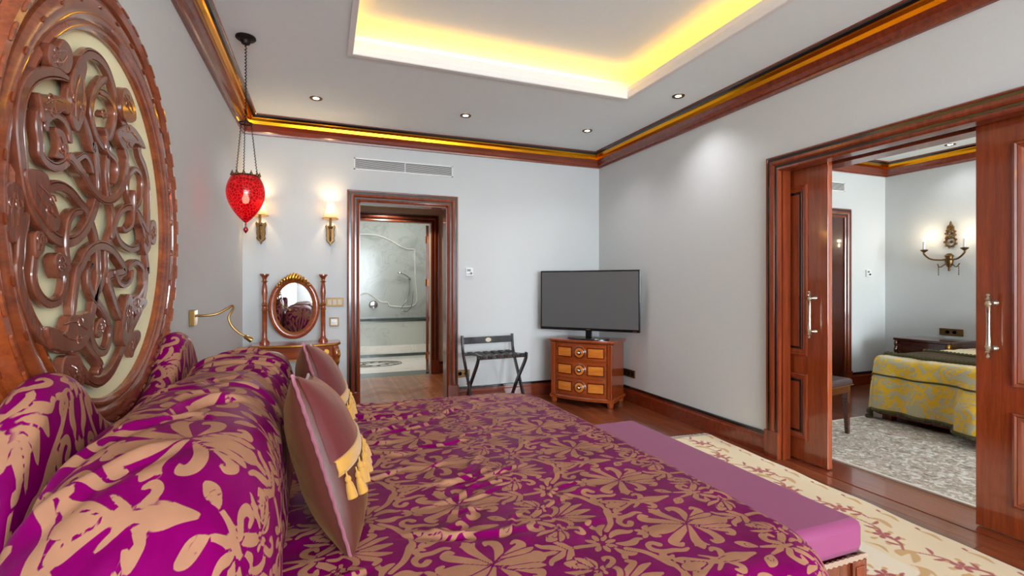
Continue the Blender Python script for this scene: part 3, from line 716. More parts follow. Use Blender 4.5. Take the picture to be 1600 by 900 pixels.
# fine braid along the coverlet's top edge at the foot
G().tube([(x, y, z) for x, y, z in zip(X[-1, ::8], Y[-1, ::8], Z[-1, ::8])], .006, 6).ob('hem', M['piping'], bed)

# long bolster of pillows along the headboard, covered in the same cloth
bol = thing('bolster', 'long puffy bolster under damask cloth against the headboard', 'pillow', (-.31, 1.85, BZ), world=True)
s = np.linspace(0, 1, 250); yy = np.arange(.796, 2.866, .006)
Ss, Yy = np.meshgrid(s, yy, indexing='ij')
e = 2/3.4
def spow(c): return np.sign(c)*np.abs(c)**e
ta = np.linspace(pi*1.04, -pi*.06, 3000)         # from the wall side over the top to the front foot, evenly by arc length
ca = np.cumsum(np.hypot(np.diff(.212*spow(np.cos(ta)), prepend=-.212), np.diff(.392*spow(np.sin(ta)), prepend=0)))
ca -= ca[0]; ARC = ca[-1]
ang = np.interp(Ss*ARC, ca, ta)
endf = np.clip(1-((Yy-1.83)/1.036)**8, 0, 1)**.5
cx = -.295-.030*np.clip((Yy-1.2)/1.5, 0, 1); hw = .212*(.25+.75*endf); hh = .392*endf+.0
z0 = BZ+.006
PX = cx+hw*spow(np.cos(ang))*(1+.06*vnoise(Ss*.9, Yy, .25, 8)); PZ = z0+hh*np.maximum(-.05, spow(np.sin(ang)))
# dents between the pillows and gathered creases
arc = Ss*ARC
dent = .030*np.exp(-((Yy-1.98)/.05)**2)*np.clip(np.sin(ang), 0, 1)
wr = .022*vnoise(arc, Yy, .22, 21)+.010*vnoise(arc, Yy, .08, 22)
sg = []
for k in range(44):
    a0 = r2.uniform(.08, .75); y0 = r2.uniform(1.5, 2.8) if k < 30 else r2.uniform(.8, 1.6); L = r2.uniform(.12, .4); t = r2.uniform(-.7, .55)+ (0 if k < 30 else .6)
    sg.append((a0, y0, a0+L*cos(t), y0+L*sin(t), r2.uniform(.008, .016), r2.uniform(.005, .016)))
wr += creases(arc, Yy, sg)
nx, nz = np.cos(ang), np.maximum(0, np.sin(ang))
PX += nx*(wr-dent); PZ += nz*(wr-dent)
grid_obj('cover', np.stack([PX, Yy, PZ], -1), M['damask'], bol, damask(arc-.70, Yy-1.428))

# ------------------------------------------------------------------ headboard: upholstered shoulders and the carved oval
hb = thing('headboard', 'headboard with a carved mahogany oval over scooped damask padding', 'headboard', (XL, 1.9, 0), world=True)
CY, CZ = 1.917, 1.494
hy = np.arange(CY-.80, CY+.8001, .0062); t = np.abs(hy-CY)
def topz(t):
    pts = np.array([(0,.865),(.12,.875),(.22,.905),(.30,.945),(.37,1.0),(.42,1.05),(.47,1.082),(.52,1.09),(.58,1.075),(.64,1.03),(.70,.96),(.75,.875),(.785,.79),(.80,.72)])
    c = cr(pts, 10); return np.interp(t, c[:,0], c[:,1])
tz = topz(t); thick = .045*np.clip((.81-t)/.03, .05, 1)**.5
sp = np.concatenate([np.linspace(0, pi, 18), pi+np.linspace(.012, .62, 76)/.045])   # arc over the roll, then down the front
Sp, Hy = np.meshgrid(sp, hy, indexing='ij'); Tz = np.broadcast_to(tz, Sp.shape); Th = np.broadcast_to(thick, Sp.shape)
aa = np.minimum(Sp, pi); down = np.maximum(0, Sp-pi)*.045
PX = -.585-Th*np.cos(aa)+.0; PZ = Tz-.045+.045*np.sin(aa)-down*(Tz-.3)/.6
arcl = Sp*.045
bulge = .012*np.sin(np.clip(down/.5, 0, 1)*pi)
grid_obj('padding', np.stack([PX+bulge, Hy, PZ], -1), M['damask'], hb, damask(arcl+.18, Hy-1.428))
G().box(XL+.002, -.606, CY-.76, CY+.76, .02, .74).ob('back_board', M['carve'], hb)
# oval: cream panel, moulded ring, interlaced scrolls
AI, BI = .524, .556
def ell(t, o): 
    a, b = AI+o, BI+o*1.06
    return CY+a*cos(t), CZ+b*sin(t)
G().prism([ell(t, .02) for t in np.linspace(0, 2*pi, 72, endpoint=False)], lambda u,v,h: (h,u,v), XL+.004, -.648).ob('cream_panel', M['cream'], hb)
prof = [(.0,-.650),(.0,-.636),(.008,-.628),(.018,-.626),(.026,-.634),(.030,-.630),(.050,-.622),(.075,-.618),(.092,-.626),(.096,-.634),(.104,-.634),(.108,-.622),(.124,-.612),(.140,-.614),(.150,-.624),(.156,-.640),(.166,-.644),(.176,-.660),(.182,-.690),(.182,XL+.003)]
g = G(); n = 128
g.strip([[(x,)+ell(2*pi*k/n, o) for o, x in prof] for k in range(n)], closed=True)
g.ob('oval_frame', M['frame_oval'], hb, smooth=35)
# carved ornaments along the ring
def ornament(w, h, hgt):
    P = [(w*cos(a)*(1-.25*cos(a)**2), h*sin(a)) for a in np.linspace(0, 2*pi, 14, endpoint=False)]
    return G().prism(P, lambda u,v,q: (q,u,v), -.004, hgt, .0025, hgt*.5)
proto = {}
for off, x, N, w, h, nm in ((.074,-.618,30,.006,.013,'carved_notch'), (.132,-.614,44,.008,.030,'carved_rib'), (.155,-.640,60,.004,.014,'carved_bead')):
    for k in range(N):
        t = 2*pi*(k+.5)/N; y, z = ell(t, off); y2, z2 = ell(t+.01, off)
        if z < .80: continue
        if nm not in proto: o = proto[nm] = ornament(w, h, .0035 if nm != 'carved_rib' else .005).ob(nm, M['frame_oval' if nm == 'carved_rib' else 'carve'])
        else: o = inst(proto[nm])
        o.location = (x, y, z); o.rotation_euler = (math.atan2(z2-z, y2-y)-pi/2, 0, 0)
        put(o, hb)
# scrollwork: each ribbon is its own carved piece with a chamfered edge and a scored line
def ribbon(pts, w, lev):
    w = w*.86; c = cr(pts, 6); d = np.gradient(c, axis=0); d /= np.linalg.norm(d, axis=1)[:,None]+1e-9
    nrm = np.stack([-d[:,1], d[:,0]], 1); m = len(c)
    tt = np.linspace(0, 1, m); ww = w*.5*np.clip(np.minimum(tt, 1-tt)*12+.45, 0, 1)
    x0, x1 = -.634, -.618+.0035*lev
    rings = []
    for i in range(m):
        P = lambda k, x: (x, c[i,0]+nrm[i,0]*ww[i]*k, c[i,1]+nrm[i,1]*ww[i]*k)
        rings.append([P(1,x0), P(1,x1-.003), P(.88,x1), P(.64,x1), P(.52,x1-.005), P(.40,x1), P(-.88,x1), P(-1,x1-.003), P(-1,x0)])
    g = G().strip(rings, cyc=True); nn = 9
    g.add(rings[0], [tuple(range(nn))]); g.add(rings[-1], [tuple(range(nn))])
    return g
for w, lev, pts in FRET:
    ribbon(pts, w, lev).ob('scroll', M['fret'], hb, smooth=20)
for lev, pts in LEAF:
    c = cr(pts, 5, closed=True)
    x1 = -.617+.0035*lev
    lf = G().prism([tuple(p) for p in c], lambda u,v,h: (h,u,v), -.634, x1, .003, .003).ob('carved_leaf', M['fret'], hb, smooth=20)
    ctr = c.mean(0); g = G()      # scored veins raised as thin beads on the leaf
    ax = c[np.argmax(np.linalg.norm(c-ctr, axis=1))]-ctr
    px = np.array([-ax[1], ax[0]])*.35
    for k in (-.5, .5):
        q = [ctr-ax*.55+px*k*.4, ctr+px*k, ctr+ax*.45+px*k*.5]
        g.tube([(x1, p[0], p[1]) for p in cr(q, 5)], .0022, 5)
    for sgn in (-1, 1):
        sp_ = [ctr-ax*.2+px*sgn*.5+np.array([cos(a), sin(a)])*.016*(1-a/9) for a in np.linspace(0, 5.5, 14)]
        g.tube([(x1, p[0], p[1]) for p in sp_], .002, 5)
    v_ = g.ob('vein', M['fret'], smooth=60); v_.parent = lf; v_.matrix_parent_inverse = Matrix.Identity(4)
# ------------------------------------------------------------------ cushions with tasselled flaps
M['silk'] = plain('shot_silk_mauve', lin(88,42,34), .4, bump=.35, bscale=38, sheen=.35)
M['silk'].node_tree.nodes['Principled BSDF'].inputs['Sheen Tint'].default_value = lin(190,150,90)
M['silk_flap'] = plain('shot_silk_flap', lin(98,38,40), .38, bump=.35, bscale=30, sheen=.35)
M['silk_flap'].node_tree.nodes['Principled BSDF'].inputs['Sheen Tint'].default_value = lin(200,140,110)
def frame_mat(ax_s, ax_t, c):
    s_, t_ = Vector(ax_s).normalized(), Vector(ax_t); t_ = (t_-s_*t_.dot(s_)).normalized(); n_ = s_.cross(t_)
    return Matrix(((s_[0],t_[0],n_[0],c[0]),(s_[1],t_[1],n_[1],c[1]),(s_[2],t_[2],n_[2],c[2]),(0,0,0,1)))
SZ = .24
def puff(a, b, T):
    w = np.clip(1-np.abs(a)**2.6, 0, 1)*np.clip(1-np.abs(b)**2.6, 0, 1)
    return T*w**.55
def shrink(a, b):     # pillow edges draw in between the corners
    return a*SZ*(1-.09*(1-b*b)), b*SZ*(1-.09*(1-a*a))
k_ = np.linspace(-1, 1, 61); AA, BB = np.meshgrid(k_, k_, indexing='ij')
tass = G()
tass.lathe([(.002,.0),(.0025,-.012),(.007,-.016),(.0085,-.022),(.006,-.028),(.009,-.032),(.0115,-.045),(.0135,-.066),(.0130,-.070)], 12, (0,0,0), 'y')
def cushion(mat4, label, nt):
    r = thing('cushion', label, 'cushion', (0,0,0), group='silk cushions on the bed'); r.matrix_basis = mat4
    x, y = shrink(AA, BB)
    wr = .005*vnoise(AA*SZ, BB*SZ, .09, 31)+.003*vnoise(AA*SZ, BB*SZ, .03, 32)
    edge = np.clip((1-np.maximum(np.abs(AA), np.abs(BB)))*6, 0, 1)
    f = grid_obj('front', np.stack([x, y, puff(AA,BB,.092)+wr*edge], -1), M['silk']); f.parent = r
    b = grid_obj('back', np.stack([x, y, -puff(AA,BB,.085)-wr*edge], -1), M['silk']); b.parent = r
    e = [(-1,t) for t in k_[:-1]]+[(t,1) for t in k_[:-1]]+[(1,-t) for t in k_[:-1]]+[(-t,-1) for t in k_[:-1]]
    P = [tuple(float(q) for q in shrink(a, bb_))+(.0008*sin(i*1.4),) for i, (a, bb_) in enumerate(e)]
    p = G().tube(P, .0045, 6, True).ob('piping', M['piping'], smooth=60); p.parent = r
    # flap over the upper part of the face, its slanting hem carries the fringe
    hem = lambda a: -.02+.17*(a+1)
    q = np.linspace(0, 1, 26); As, Qs = np.meshgrid(np.linspace(-.985, .985, 50), q, indexing='ij')
    Bs = hem(As)+(.985-hem(As))*Qs
    fx, fy = shrink(As, Bs); fz = puff(As, Bs, .092)+.0045+.003*vnoise(As*SZ, Bs*SZ, .05, 33)
    fl_ = grid_obj('flap', np.stack([fx, fy, fz], -1), M['silk_flap']); fl_.parent = r
    nn = 64; band = G(); rings = []
    def at(a, db, lift):
        b_ = hem(a)+db; X_, Y_ = shrink(a, b_); return Vector((float(X_), float(Y_), float(puff(np.array(a), np.array(b_), .092))+lift))
    for k in range(nn):
        a = -.97+1.94*k/(nn-1); z_ = .006+.003*(k % 2)
        rings.append([at(a,.02,.005), at(a,.0,.010+.002*(k%2)), at(a,-.05,.009-.002*(k%2)), at(a,-.10,.010), at(a,-.155,.006)])
    bd_ = band.strip(rings).ob('fringe_band', M['tassel'], smooth=80); bd_.parent = r
    sol = bd_.modifiers.new('thick', 'SOLIDIFY'); sol.thickness = .006
    tp = None
    for k in range(nt):
        a = -.93+1.86*k/(nt-1); c = at(a, -.13-.05*(k % 2), .012)
        if tp is None: tp = tass.ob('tassel', M['tassel'], smooth=50); o = tp
        else: o = inst(tp)
        o.parent = r; o.location = c; o.rotation_euler = (random.uniform(-.1,.1)+.12, 0, random.uniform(-.2,.2))
    return r
e1 = Vector((.29,-.17,-.94)); nn_ = Vector((.955,0,.3)).normalized(); e2 = nn_.cross(e1)
cushion(frame_mat(e2, -e1, (.008, 1.515, .800)), 'nearer mauve silk cushion with gold tassel trim, leaning on the bolster', 15)
cushion(frame_mat(Vector((.03,.99,-.12)), Vector((-.26,.12,.94)), (.0, 2.13, .818)), 'farther mauve silk cushion with gold tassel trim, beside the dressing table', 15)

# ------------------------------------------------------------------ bench at the foot of the bed
bx0, bx1, by0, by1 = 1.345, 1.70, 1.10, 2.42
bn = thing('bench', 'mauve satin bench with carved wooden rail at the bed foot', 'bench', ((bx0+bx1)/2, (by0+by1)/2, 0), world=True)
G().box(bx0, bx1, by0, by1, .385, .50).ob('seat_pad', M['bench'], bn, smooth=60, bevel=.028)
G().box(bx0+.005, bx1-.005, by0+.005, by1-.005, .285, .372).ob('rail', M['carve'], bn, bevel=.003)
M['twist'] = plain('two_tone_cord', lin(178,150,128), .6, bump=.6, bscale=300)
path = []
for (x0,y0),(x1,y1) in (((bx0,by0),(bx1,by0)),((bx1,by0),(bx1,by1)),((bx1,by1),(bx0,by1)),((bx0,by1),(bx0,by0))):
    L = math.hypot(x1-x0, y1-y0); m = int(L/.012); path += [(x0+(x1-x0)*i/m, y0+(y1-y0)*i/m, .379) for i in range(m)]
G().tube(path, [.007+.0035*(i % 2) for i in range(len(path))], 6, True).ob('cord_trim', M['twist'], bn, smooth=30)
for x in (bx0+.03, bx1-.03):
    for y in (by0+.03, by1-.03):
        cb = G().box(x-.035, x+.035, y-.035, y+.035, .275, .370).ob('corner_block', M['carve'], bn, bevel=.004)
        q = G().box(x-.022, x+.022, y-.039, y+.039, .292, .352).box(x-.039, x+.039, y-.022, y+.022, .292, .352).ob('carved_square', M['wood'], bevel=.003); q.parent = cb
        G().lathe([(.018,.013),(.024,.025),(.016,.05),(.022,.10),(.030,.16),(.020,.20),(.028,.235),(.034,.275)], 16, (x, y, 0)).ob('leg', M['carve'], bn, smooth=50)
for k in range(9):      # carved scallops on the long outer rail
    y = by0+.16+k*(by1-by0-.32)/8
    G().lathe([(.001,.012),(.018,.010),(.024,.004),(.028,0)], 14, (bx1-.005, y, .33), 'x').ob('carved_rosette', M['carve'], bn, smooth=50)

# ------------------------------------------------------------------ rugs
def rug_mat(name):
    m, nt, b = newmat(name); L = nt.links.new
    tc = nt.nodes.new('ShaderNodeTexCoord'); n = nt.nodes.new('ShaderNodeTexNoise'); n.inputs['Scale'].default_value = 5; n.inputs['Detail'].default_value = 6
    L(tc.outputs['Object'], n.inputs['Vector'])
    def attr(k):
        a = nt.nodes.new('ShaderNodeAttribute'); a.attribute_name = k
        r = nt.nodes.new('ShaderNodeMapRange'); r.interpolation_type = 'SMOOTHSTEP'; r.inputs['From Min'].default_value = .005; r.inputs['From Max'].default_value = -.004
        L(a.outputs['Fac'], r.inputs['Value']); return r
    def mix(f, a, b_):
        x = nt.nodes.new('ShaderNodeMixRGB'); L(f, x.inputs[0])
        for k, v in ((1,a),(2,b_)):
            if isinstance(v, tuple): x.inputs[k].default_value = v
            else: L(v, x.inputs[k])
        return x.outputs[0]
    fld = mix(attr('field').outputs[0], lin(226,202,156), lin(232,220,200))
    ov = nt.nodes.new('ShaderNodeMixRGB'); ov.blend_type = 'MULTIPLY'; ov.inputs[0].default_value = .28; L(fld, ov.inputs[1]); L(n.outputs['Color'], ov.inputs[2])
    mott = mix(n.outputs['Fac'], fld, lin(236,214,176))
    g1 = mix(attr('gold').outputs[0], mott, lin(206,156,86)); r1 = mix(attr('red').outputs[0], g1, lin(168,50,38))
    L(r1, b.inputs['Base Color']); b.inputs['Roughness'].default_value = .95; b.inputs['Sheen Weight'].default_value = .3; b.inputs['Specular IOR Level'].default_value = .1
    f = nt.nodes.new('ShaderNodeTexNoise'); f.inputs['Scale'].default_value = 350; L(tc.outputs['Object'], f.inputs['Vector'])
    bp = nt.nodes.new('ShaderNodeBump'); bp.inputs['Strength'].default_value = .5; bp.inputs['Distance'].default_value = .003; L(f.outputs['Fac'], bp.inputs['Height']); L(bp.outputs[0], b.inputs['Normal'])
    return m
rw, rl = 1.70, 4.2                     # local: x across (0 = right edge, negative to the left), y along (0 = far end)
gx = np.arange(-rw, .0001, .0075); gy = np.arange(-rl, .0001, .0075)
RXg, RYg = np.meshgrid(gx, gy, indexing='ij')
red = np.full(RXg.shape, 1.); gold = np.full(RXg.shape, 1.)
def paint(F, pts):
    for x, y, r in cr(pts, 8):
        i0, i1 = np.searchsorted(gx, (x-r-.03, x+r+.03)); j0, j1 = np.searchsorted(gy, (y-r-.03, y+r+.03))
        if i0 >= i1 or j0 >= j1: continue
        F[i0:i1,j0:j1] = np.minimum(F[i0:i1,j0:j1], np.sqrt((RXg[i0:i1,j0:j1]-x)**2+(RYg[i0:i1,j0:j1]-y)**2)-r)
q_ = random.Random(3)
def spray(x, y, a, k=1.0):
    R = lambda u, v: (x+(u*cos(a)-v*sin(a))*k, y+(u*sin(a)+v*cos(a))*k)
    def s_(F, pts): paint(F, [R(u, v)+(r*k*1.35,) for u, v, r in pts])
    s_(red, [(-.14,.02,.004),(-.07,-.01,.006),(0,.02,.006),(.07,.0,.005),(.15,.03,.004)])
    for t in range(5):
        b = t*1.256; s_(red, [(.012*cos(b),.02+.012*sin(b),.004),(.03*cos(b),.02+.03*sin(b),.010),(.042*cos(b),.02+.042*sin(b),.003)])
    for u, sg in ((-.10,1),(-.05,-1),(.06,1),(.11,-1)):
        s_(red, [(u,0,.003),(u+.015,.03*sg,.007),(u+.035,.05*sg,.003)])
    s_(gold, [(.15,.03,.004),(.19,.06,.012),(.21,.10,.016),(.20,.13,.005)]); s_(gold, [(-.14,.02,.004),(-.18,.0,.012),(-.22,.02,.012),(-.25,.05,.004)])
    for t in range(7):
        b = t*.9; s_(gold, [(-.02+.05*cos(b),.02+.05*sin(b),.004),(-.02+.075*cos(b),.02+.075*sin(b),.009)])
for k in range(14): spray(-.24+.03*(-1)**k, -.16-k*.30, pi/2+.35*(-1)**k, 1.0)
for k in range(20):
    y = -.1-k*.21; paint(gold, [(-.06,y,.006),(-.045,y+.05,.012),(-.06,y+.10,.004)]); paint(red, [(-.05,y+.11,.006),(-.045,y+.125,.008)])
    paint(gold, [(-.43,y,.004),(-.41,y+.05,.010),(-.44,y+.1,.003)])
for k in range(34): spray(-.66-.45*(k % 3)+q_.uniform(-.05,.05), -.2-k*.115, q_.uniform(0, 6.28), .9)
for k in range(160):
    x, y, a = q_.uniform(-1.6,-.5), q_.uniform(-4,-.1), q_.uniform(0,6.28)
    paint(gold, [(x,y,.003),(x+.06*cos(a),y+.06*sin(a),.010),(x+.12*cos(a+.7),y+.12*sin(a+.7),.003)])
field = np.maximum(RXg+.46, RYg+.46)
wavy = .012*vnoise(RYg, RXg*0, .35, 41)*np.clip(1+RXg/.3, 0, 1)
RZ = .008+.004*vnoise(RXg, RYg, .3, 42)+.003*np.clip(1+RXg/.04, 0, 1)*np.sin(RYg*13)
rug = thing('area_rug', 'cream and gold rug with red flower sprays beside the bench', 'rug', (3.085, 3.27, 0), math.radians(-4.2))
o = grid_obj('pile', np.stack([RXg+wavy, RYg, RZ], -1), rug_mat('floral_rug'), attr=dict(red=red, gold=gold, field=field)); o.parent = rug
sol = o.modifiers.new('thick', 'SOLIDIFY'); sol.thickness = .006
M['fringe'] = plain('cotton_fringe', lin(226,220,206), .9)
g = G()
for k in range(170):
    x = -rw+.006+k*(rw-.012)/169; g.tube([(x,0,.007),(x+q_.uniform(-.006,.006),.03,.006),(x+q_.uniform(-.012,.012),.06,.004)], .0022, 4)
o = g.ob('fringe', M['fringe']); o.parent = rug; o['kind'] = 'stuff'
# pale rug of the second room
def faded_rug():
    m, nt, b = newmat('faded_oriental_rug'); L = nt.links.new
    tc = nt.nodes.new('ShaderNodeTexCoord'); v = nt.nodes.new('ShaderNodeTexVoronoi'); v.inputs['Scale'].default_value = 7; v.feature = 'SMOOTH_F1'
    w = nt.nodes.new('ShaderNodeTexNoise'); w.inputs['Scale'].default_value = 20; w.inputs['Detail'].default_value = 8; w.inputs['Distortion'].default_value = 1.5
    L(tc.outputs['Object'], v.inputs['Vector']); L(tc.outputs['Object'], w.inputs['Vector'])
    r = nt.nodes.new('ShaderNodeValToRGB'); e = r.color_ramp.elements; e[0].position = .38; e[0].color = lin(150,140,122); e[1].position = .60; e[1].color = lin(226,224,216)
    x = r.color_ramp.elements.new(.47); x.color = lin(192,188,174); x = r.color_ramp.elements.new(.52); x.color = lin(190,160,144)
    L(w.outputs['Fac'], r.inputs[0])
    r2_ = nt.nodes.new('ShaderNodeValToRGB'); e = r2_.color_ramp.elements; e[0].position = .10; e[0].color = (.55,.48,.42,1); e[1].position = .22; e[1].color = (1,1,1,1); L(v.outputs['Distance'], r2_.inputs[0])
    mx = nt.nodes.new('ShaderNodeMixRGB'); mx.blend_type = 'MULTIPLY'; mx.inputs[0].default_value = .7; L(r.outputs[0], mx.inputs[1]); L(r2_.outputs[0], mx.inputs[2])
    L(mx.outputs[0], b.inputs['Base Color']); b.inputs['Roughness'].default_value = .9; b.inputs['Specular IOR Level'].default_value = .15; return m
rg2 = thing('area_rug', 'faded grey and beige oriental rug before the yellow bed', 'rug', (4.6, 1.4, 0), world=True)
G().box(3.53, 4.99, -.6, 3.17, 0, .009).ob('pile', faded_rug(), rg2)
G().box(3.505, 3.53, -.6, 3.17, 0, .010).box(3.505, 4.99, 3.17, 3.195, 0, .010).ob('edge_binding', M['fringe'], rg2)
# ------------------------------------------------------------------ pendant lamp
pl = thing('pendant_lamp', 'red crackle glass egg lamp hanging on iron chains', 'lamp', (-.468, 3.527, ZC), world=True)
px, py = -.468, 3.527
G().lathe([(.058,0),(.060,-.010),(.050,-.020),(.030,-.026),(.024,-.045),(.010,-.052)], 24, (px,py,ZC)).ob('canopy', M['iron'], pl, smooth=40)
def chain(a, b, n, r, amp):
    P = []; a, b = Vector(a), Vector(b)
    for i in range(n+1):
        t = i/n; p = a.lerp(b, t); P.append(p+Vector((amp*cos(i*1.6), amp*sin(i*1.6), 0)))
    return P
G().tube(chain((px,py,ZC-.05),(px,py,2.34),90,.003,.005), .0032, 5).ob('chain', M['iron'], pl, smooth=60)
G().tube([(px+.036*cos(a),py+.036*sin(a),2.325) for a in np.linspace(0,2*pi,20,endpoint=False)], .005, 6, True).tube([(px,py,2.345),(px-.034,py,2.327)], .004, 5).tube([(px,py,2.345),(px+.034,py,2.327)], .004, 5).ob('chain_ring', M['iron'], pl, smooth=60)
for k in range(3):
    a = k*2*pi/3+.5
    G().tube(chain((px+.034*cos(a),py+.034*sin(a),2.322),(px+.072*cos(a),py+.072*sin(a),1.985),70,.003,.0035), .0026, 5).ob('chain', M['iron'], pl, smooth=60)
def red_glass():
    m, nt, b = newmat('red_crackle_glass'); L = nt.links.new; out = nt.nodes['Material Output']
    tc = nt.nodes.new('ShaderNodeTexCoord'); v = nt.nodes.new('ShaderNodeTexVoronoi'); v.inputs['Scale'].default_value = 55; v.feature = 'DISTANCE_TO_EDGE'; L(tc.outputs['Object'], v.inputs['Vector'])
    r = nt.nodes.new('ShaderNodeValToRGB'); e = r.color_ramp.elements; e[0].position = 0; e[0].color = lin(210,36,44); e[1].position = .12; e[1].color = lin(120,4,18)
    L(v.outputs['Distance'], r.inputs[0]); L(r.outputs[0], b.inputs['Base Color']); b.inputs['Roughness'].default_value = .12; b.inputs['Coat Weight'].default_value = .6
    bp = nt.nodes.new('ShaderNodeBump'); bp.inputs['Strength'].default_value = .6; bp.inputs['Distance'].default_value = .003; L(v.outputs['Distance'], bp.inputs['Height']); L(bp.outputs[0], b.inputs['Normal'])
    tl = nt.nodes.new('ShaderNodeBsdfTranslucent'); L(r.outputs[0], tl.inputs[0])
    tr = nt.nodes.new('ShaderNodeBsdfTransparent'); tr.inputs[0].default_value = (1,.12,.14,1)
    m1 = nt.nodes.new('ShaderNodeMixShader'); m1.inputs[0].default_value = .5; L(b.outputs[0], m1.inputs[1]); L(tl.outputs[0], m1.inputs[2])
    m2 = nt.nodes.new('ShaderNodeMixShader'); m2.inputs[0].default_value = .22; L(m1.outputs[0], m2.inputs[1]); L(tr.outputs[0], m2.inputs[2]); L(m2.outputs[0], out.inputs[0])
    return m
zz = np.linspace(0, 1, 22); gp = [(.076,1.985)]+[(max(.006, .116*(sin(pi*(.22+.78*t)))**.75*(1-.10*t)), 1.980-.292*t) for t in zz]
g = G(); n = 40
g.strip([[(px+r*cos(2*pi*k/n), py+r*sin(2*pi*k/n), z) for k in range(n)] for r, z in gp], cyc=True)
g.ob('glass_shade', red_glass(), pl, smooth=80)
g = G().tube([(px+.078*cos(a),py+.078*sin(a),1.986) for a in np.linspace(0,2*pi,36,endpoint=False)], .006, 6, True)
for k in range(12):
    a = k*2*pi/12; g.lathe([(.007,0),(.009,.008),(.004,.018),(.001,.03)], 8, (px+.080*cos(a), py+.080*sin(a), 1.986))
g.ob('rim_crown', M['bronze'], pl, smooth=50)
G().lathe([(.004,0),(.006,-.010),(.003,-.022),(.012,-.034),(.016,-.045),(.010,-.058),(.001,-.068)], 14, (px,py,1.688)).ob('finial', plain('red_glass_drop', lin(150,8,20), .1, coat=.8), pl, smooth=50)
G().lathe([(.002,-.03),(.016,-.024),(.022,0),(.014,.024),(.010,.045)], 14, (px,py,1.84)).ob('bulb', glow('warm_bulb', (1,.70,.42,1), 14), pl, smooth=60)
l = bpy.data.lights.new('pendant_light', 'POINT'); l.energy = 1.6; l.color = (1,.12,.12); l.shadow_soft_size = .03
o = bpy.data.objects.new('pendant_light', l); COL.objects.link(o); o.location = (px, py, 1.84)

# ------------------------------------------------------------------ wall sconces beside the dressing table
def shade_mat():
    m, nt, b = newmat('ivory_lamp_shade'); L = nt.links.new; out = nt.nodes['Material Output']
    b.inputs['Base Color'].default_value = lin(240,222,186); b.inputs['Roughness'].default_value = .8
    tc = nt.nodes.new('ShaderNodeTexCoord'); n = nt.nodes.new('ShaderNodeTexNoise'); n.inputs['Scale'].default_value = 80; L(tc.outputs['Object'], n.inputs['Vector'])
    t = nt.nodes.new('ShaderNodeBsdfTranslucent'); t.inputs[0].default_value = lin(255,226,170)
    bp = nt.nodes.new('ShaderNodeBump'); bp.inputs['Strength'].default_value = .1; L(n.outputs['Fac'], bp.inputs['Height']); L(bp.outputs[0], b.inputs['Normal'])
    mx = nt.nodes.new('ShaderNodeMixShader'); mx.inputs[0].default_value = .55; L(b.outputs[0], mx.inputs[1]); L(t.outputs[0], mx.inputs[2]); L(mx.outputs[0], out.inputs[0]); return m
M['shade'] = shade_mat(); M['lampglow'] = glow('sconce_bulb', (1,.72,.38,1), 10)
def sconce(x, label):
    r = thing('wall_sconce', label, 'lamp', (x, YB, 1.80), group='sconces over the dressing table')
    P = [(0,.085),(.022,.075),(.040,.090),(.048,.070),(.040,.05),(.036,.02),(.040,-.02),(.034,-.05),(.040,-.066),(.030,-.085),(.012,-.098),(0,-.128)]
    P = P+[(-u,v) for u,v in P[-2:0:-1]]
    G().prism(P, lambda u,v,h: (u,-h,v), 0, .022, .006, .008).ob('back_plate', M['bronze'], smooth=30).parent = r
    G().lathe([(.001,.034),(.012,.030),(.02,.022)], 14, (0,0,-.01)).ob('boss', M['gilt'], smooth=50).parent = r
    o = r.children[-1]; o.rotation_euler = (pi/2,0,0)
    G().tube(cr([(0,-.02,-.06),(0,-.065,-.075),(0,-.095,-.04),(0,-.09,.01),(0,-.09,.055)],6), .008, 8).ob('arm', M['bronze'], smooth=60).parent = r
    G().lathe([(.006,.04),(.026,.05),(.024,.058),(.011,.062),(.011,.16)], 14, (0,-.09,0)).ob('candle_sleeve', M['bronze'], smooth=40).parent = r
    g = G(); n = 28; pr = [(.028,.290),(.030,.286),(.037,.235),(.050,.185),(.068,.145),(.074,.138)]
    g.strip([[(rr*cos(2*pi*k/n), -.09+rr*sin(2*pi*k/n), z) for k in range(n)] for rr, z in pr], cyc=True)
    g.ob('lamp_shade', M['shade'], smooth=60).parent = r
    g = G()
    for rr, z in ((.0285,.290),(.0745,.138)): g.tube([(rr*cos(a), -.09+rr*sin(a), z) for a in np.linspace(0,2*pi,28,endpoint=False)], .0022, 5, True)
    g.ob('shade_trim', M['gilt']).parent = r
    G().lathe([(.004,.16),(.013,.18),(.015,.20),(.008,.23),(.001,.245)], 12, (0,-.09,0)).ob('bulb', M['lampglow'], smooth=60).parent = r
    l = bpy.data.lights.new('sconce_light', 'POINT'); l.energy = 4.2; l.color = (1,.68,.36); l.shadow_soft_size = .02
    o = bpy.data.objects.new('sconce_light', l); COL.objects.link(o); o.location = (x, YB-.09, 1.80+.262)
    return r
sconce(-.558, 'bronze wall sconce with ivory shade, half hidden behind the red lamp')
sconce(.060, 'bronze wall sconce with ivory shade, next to the door casing')

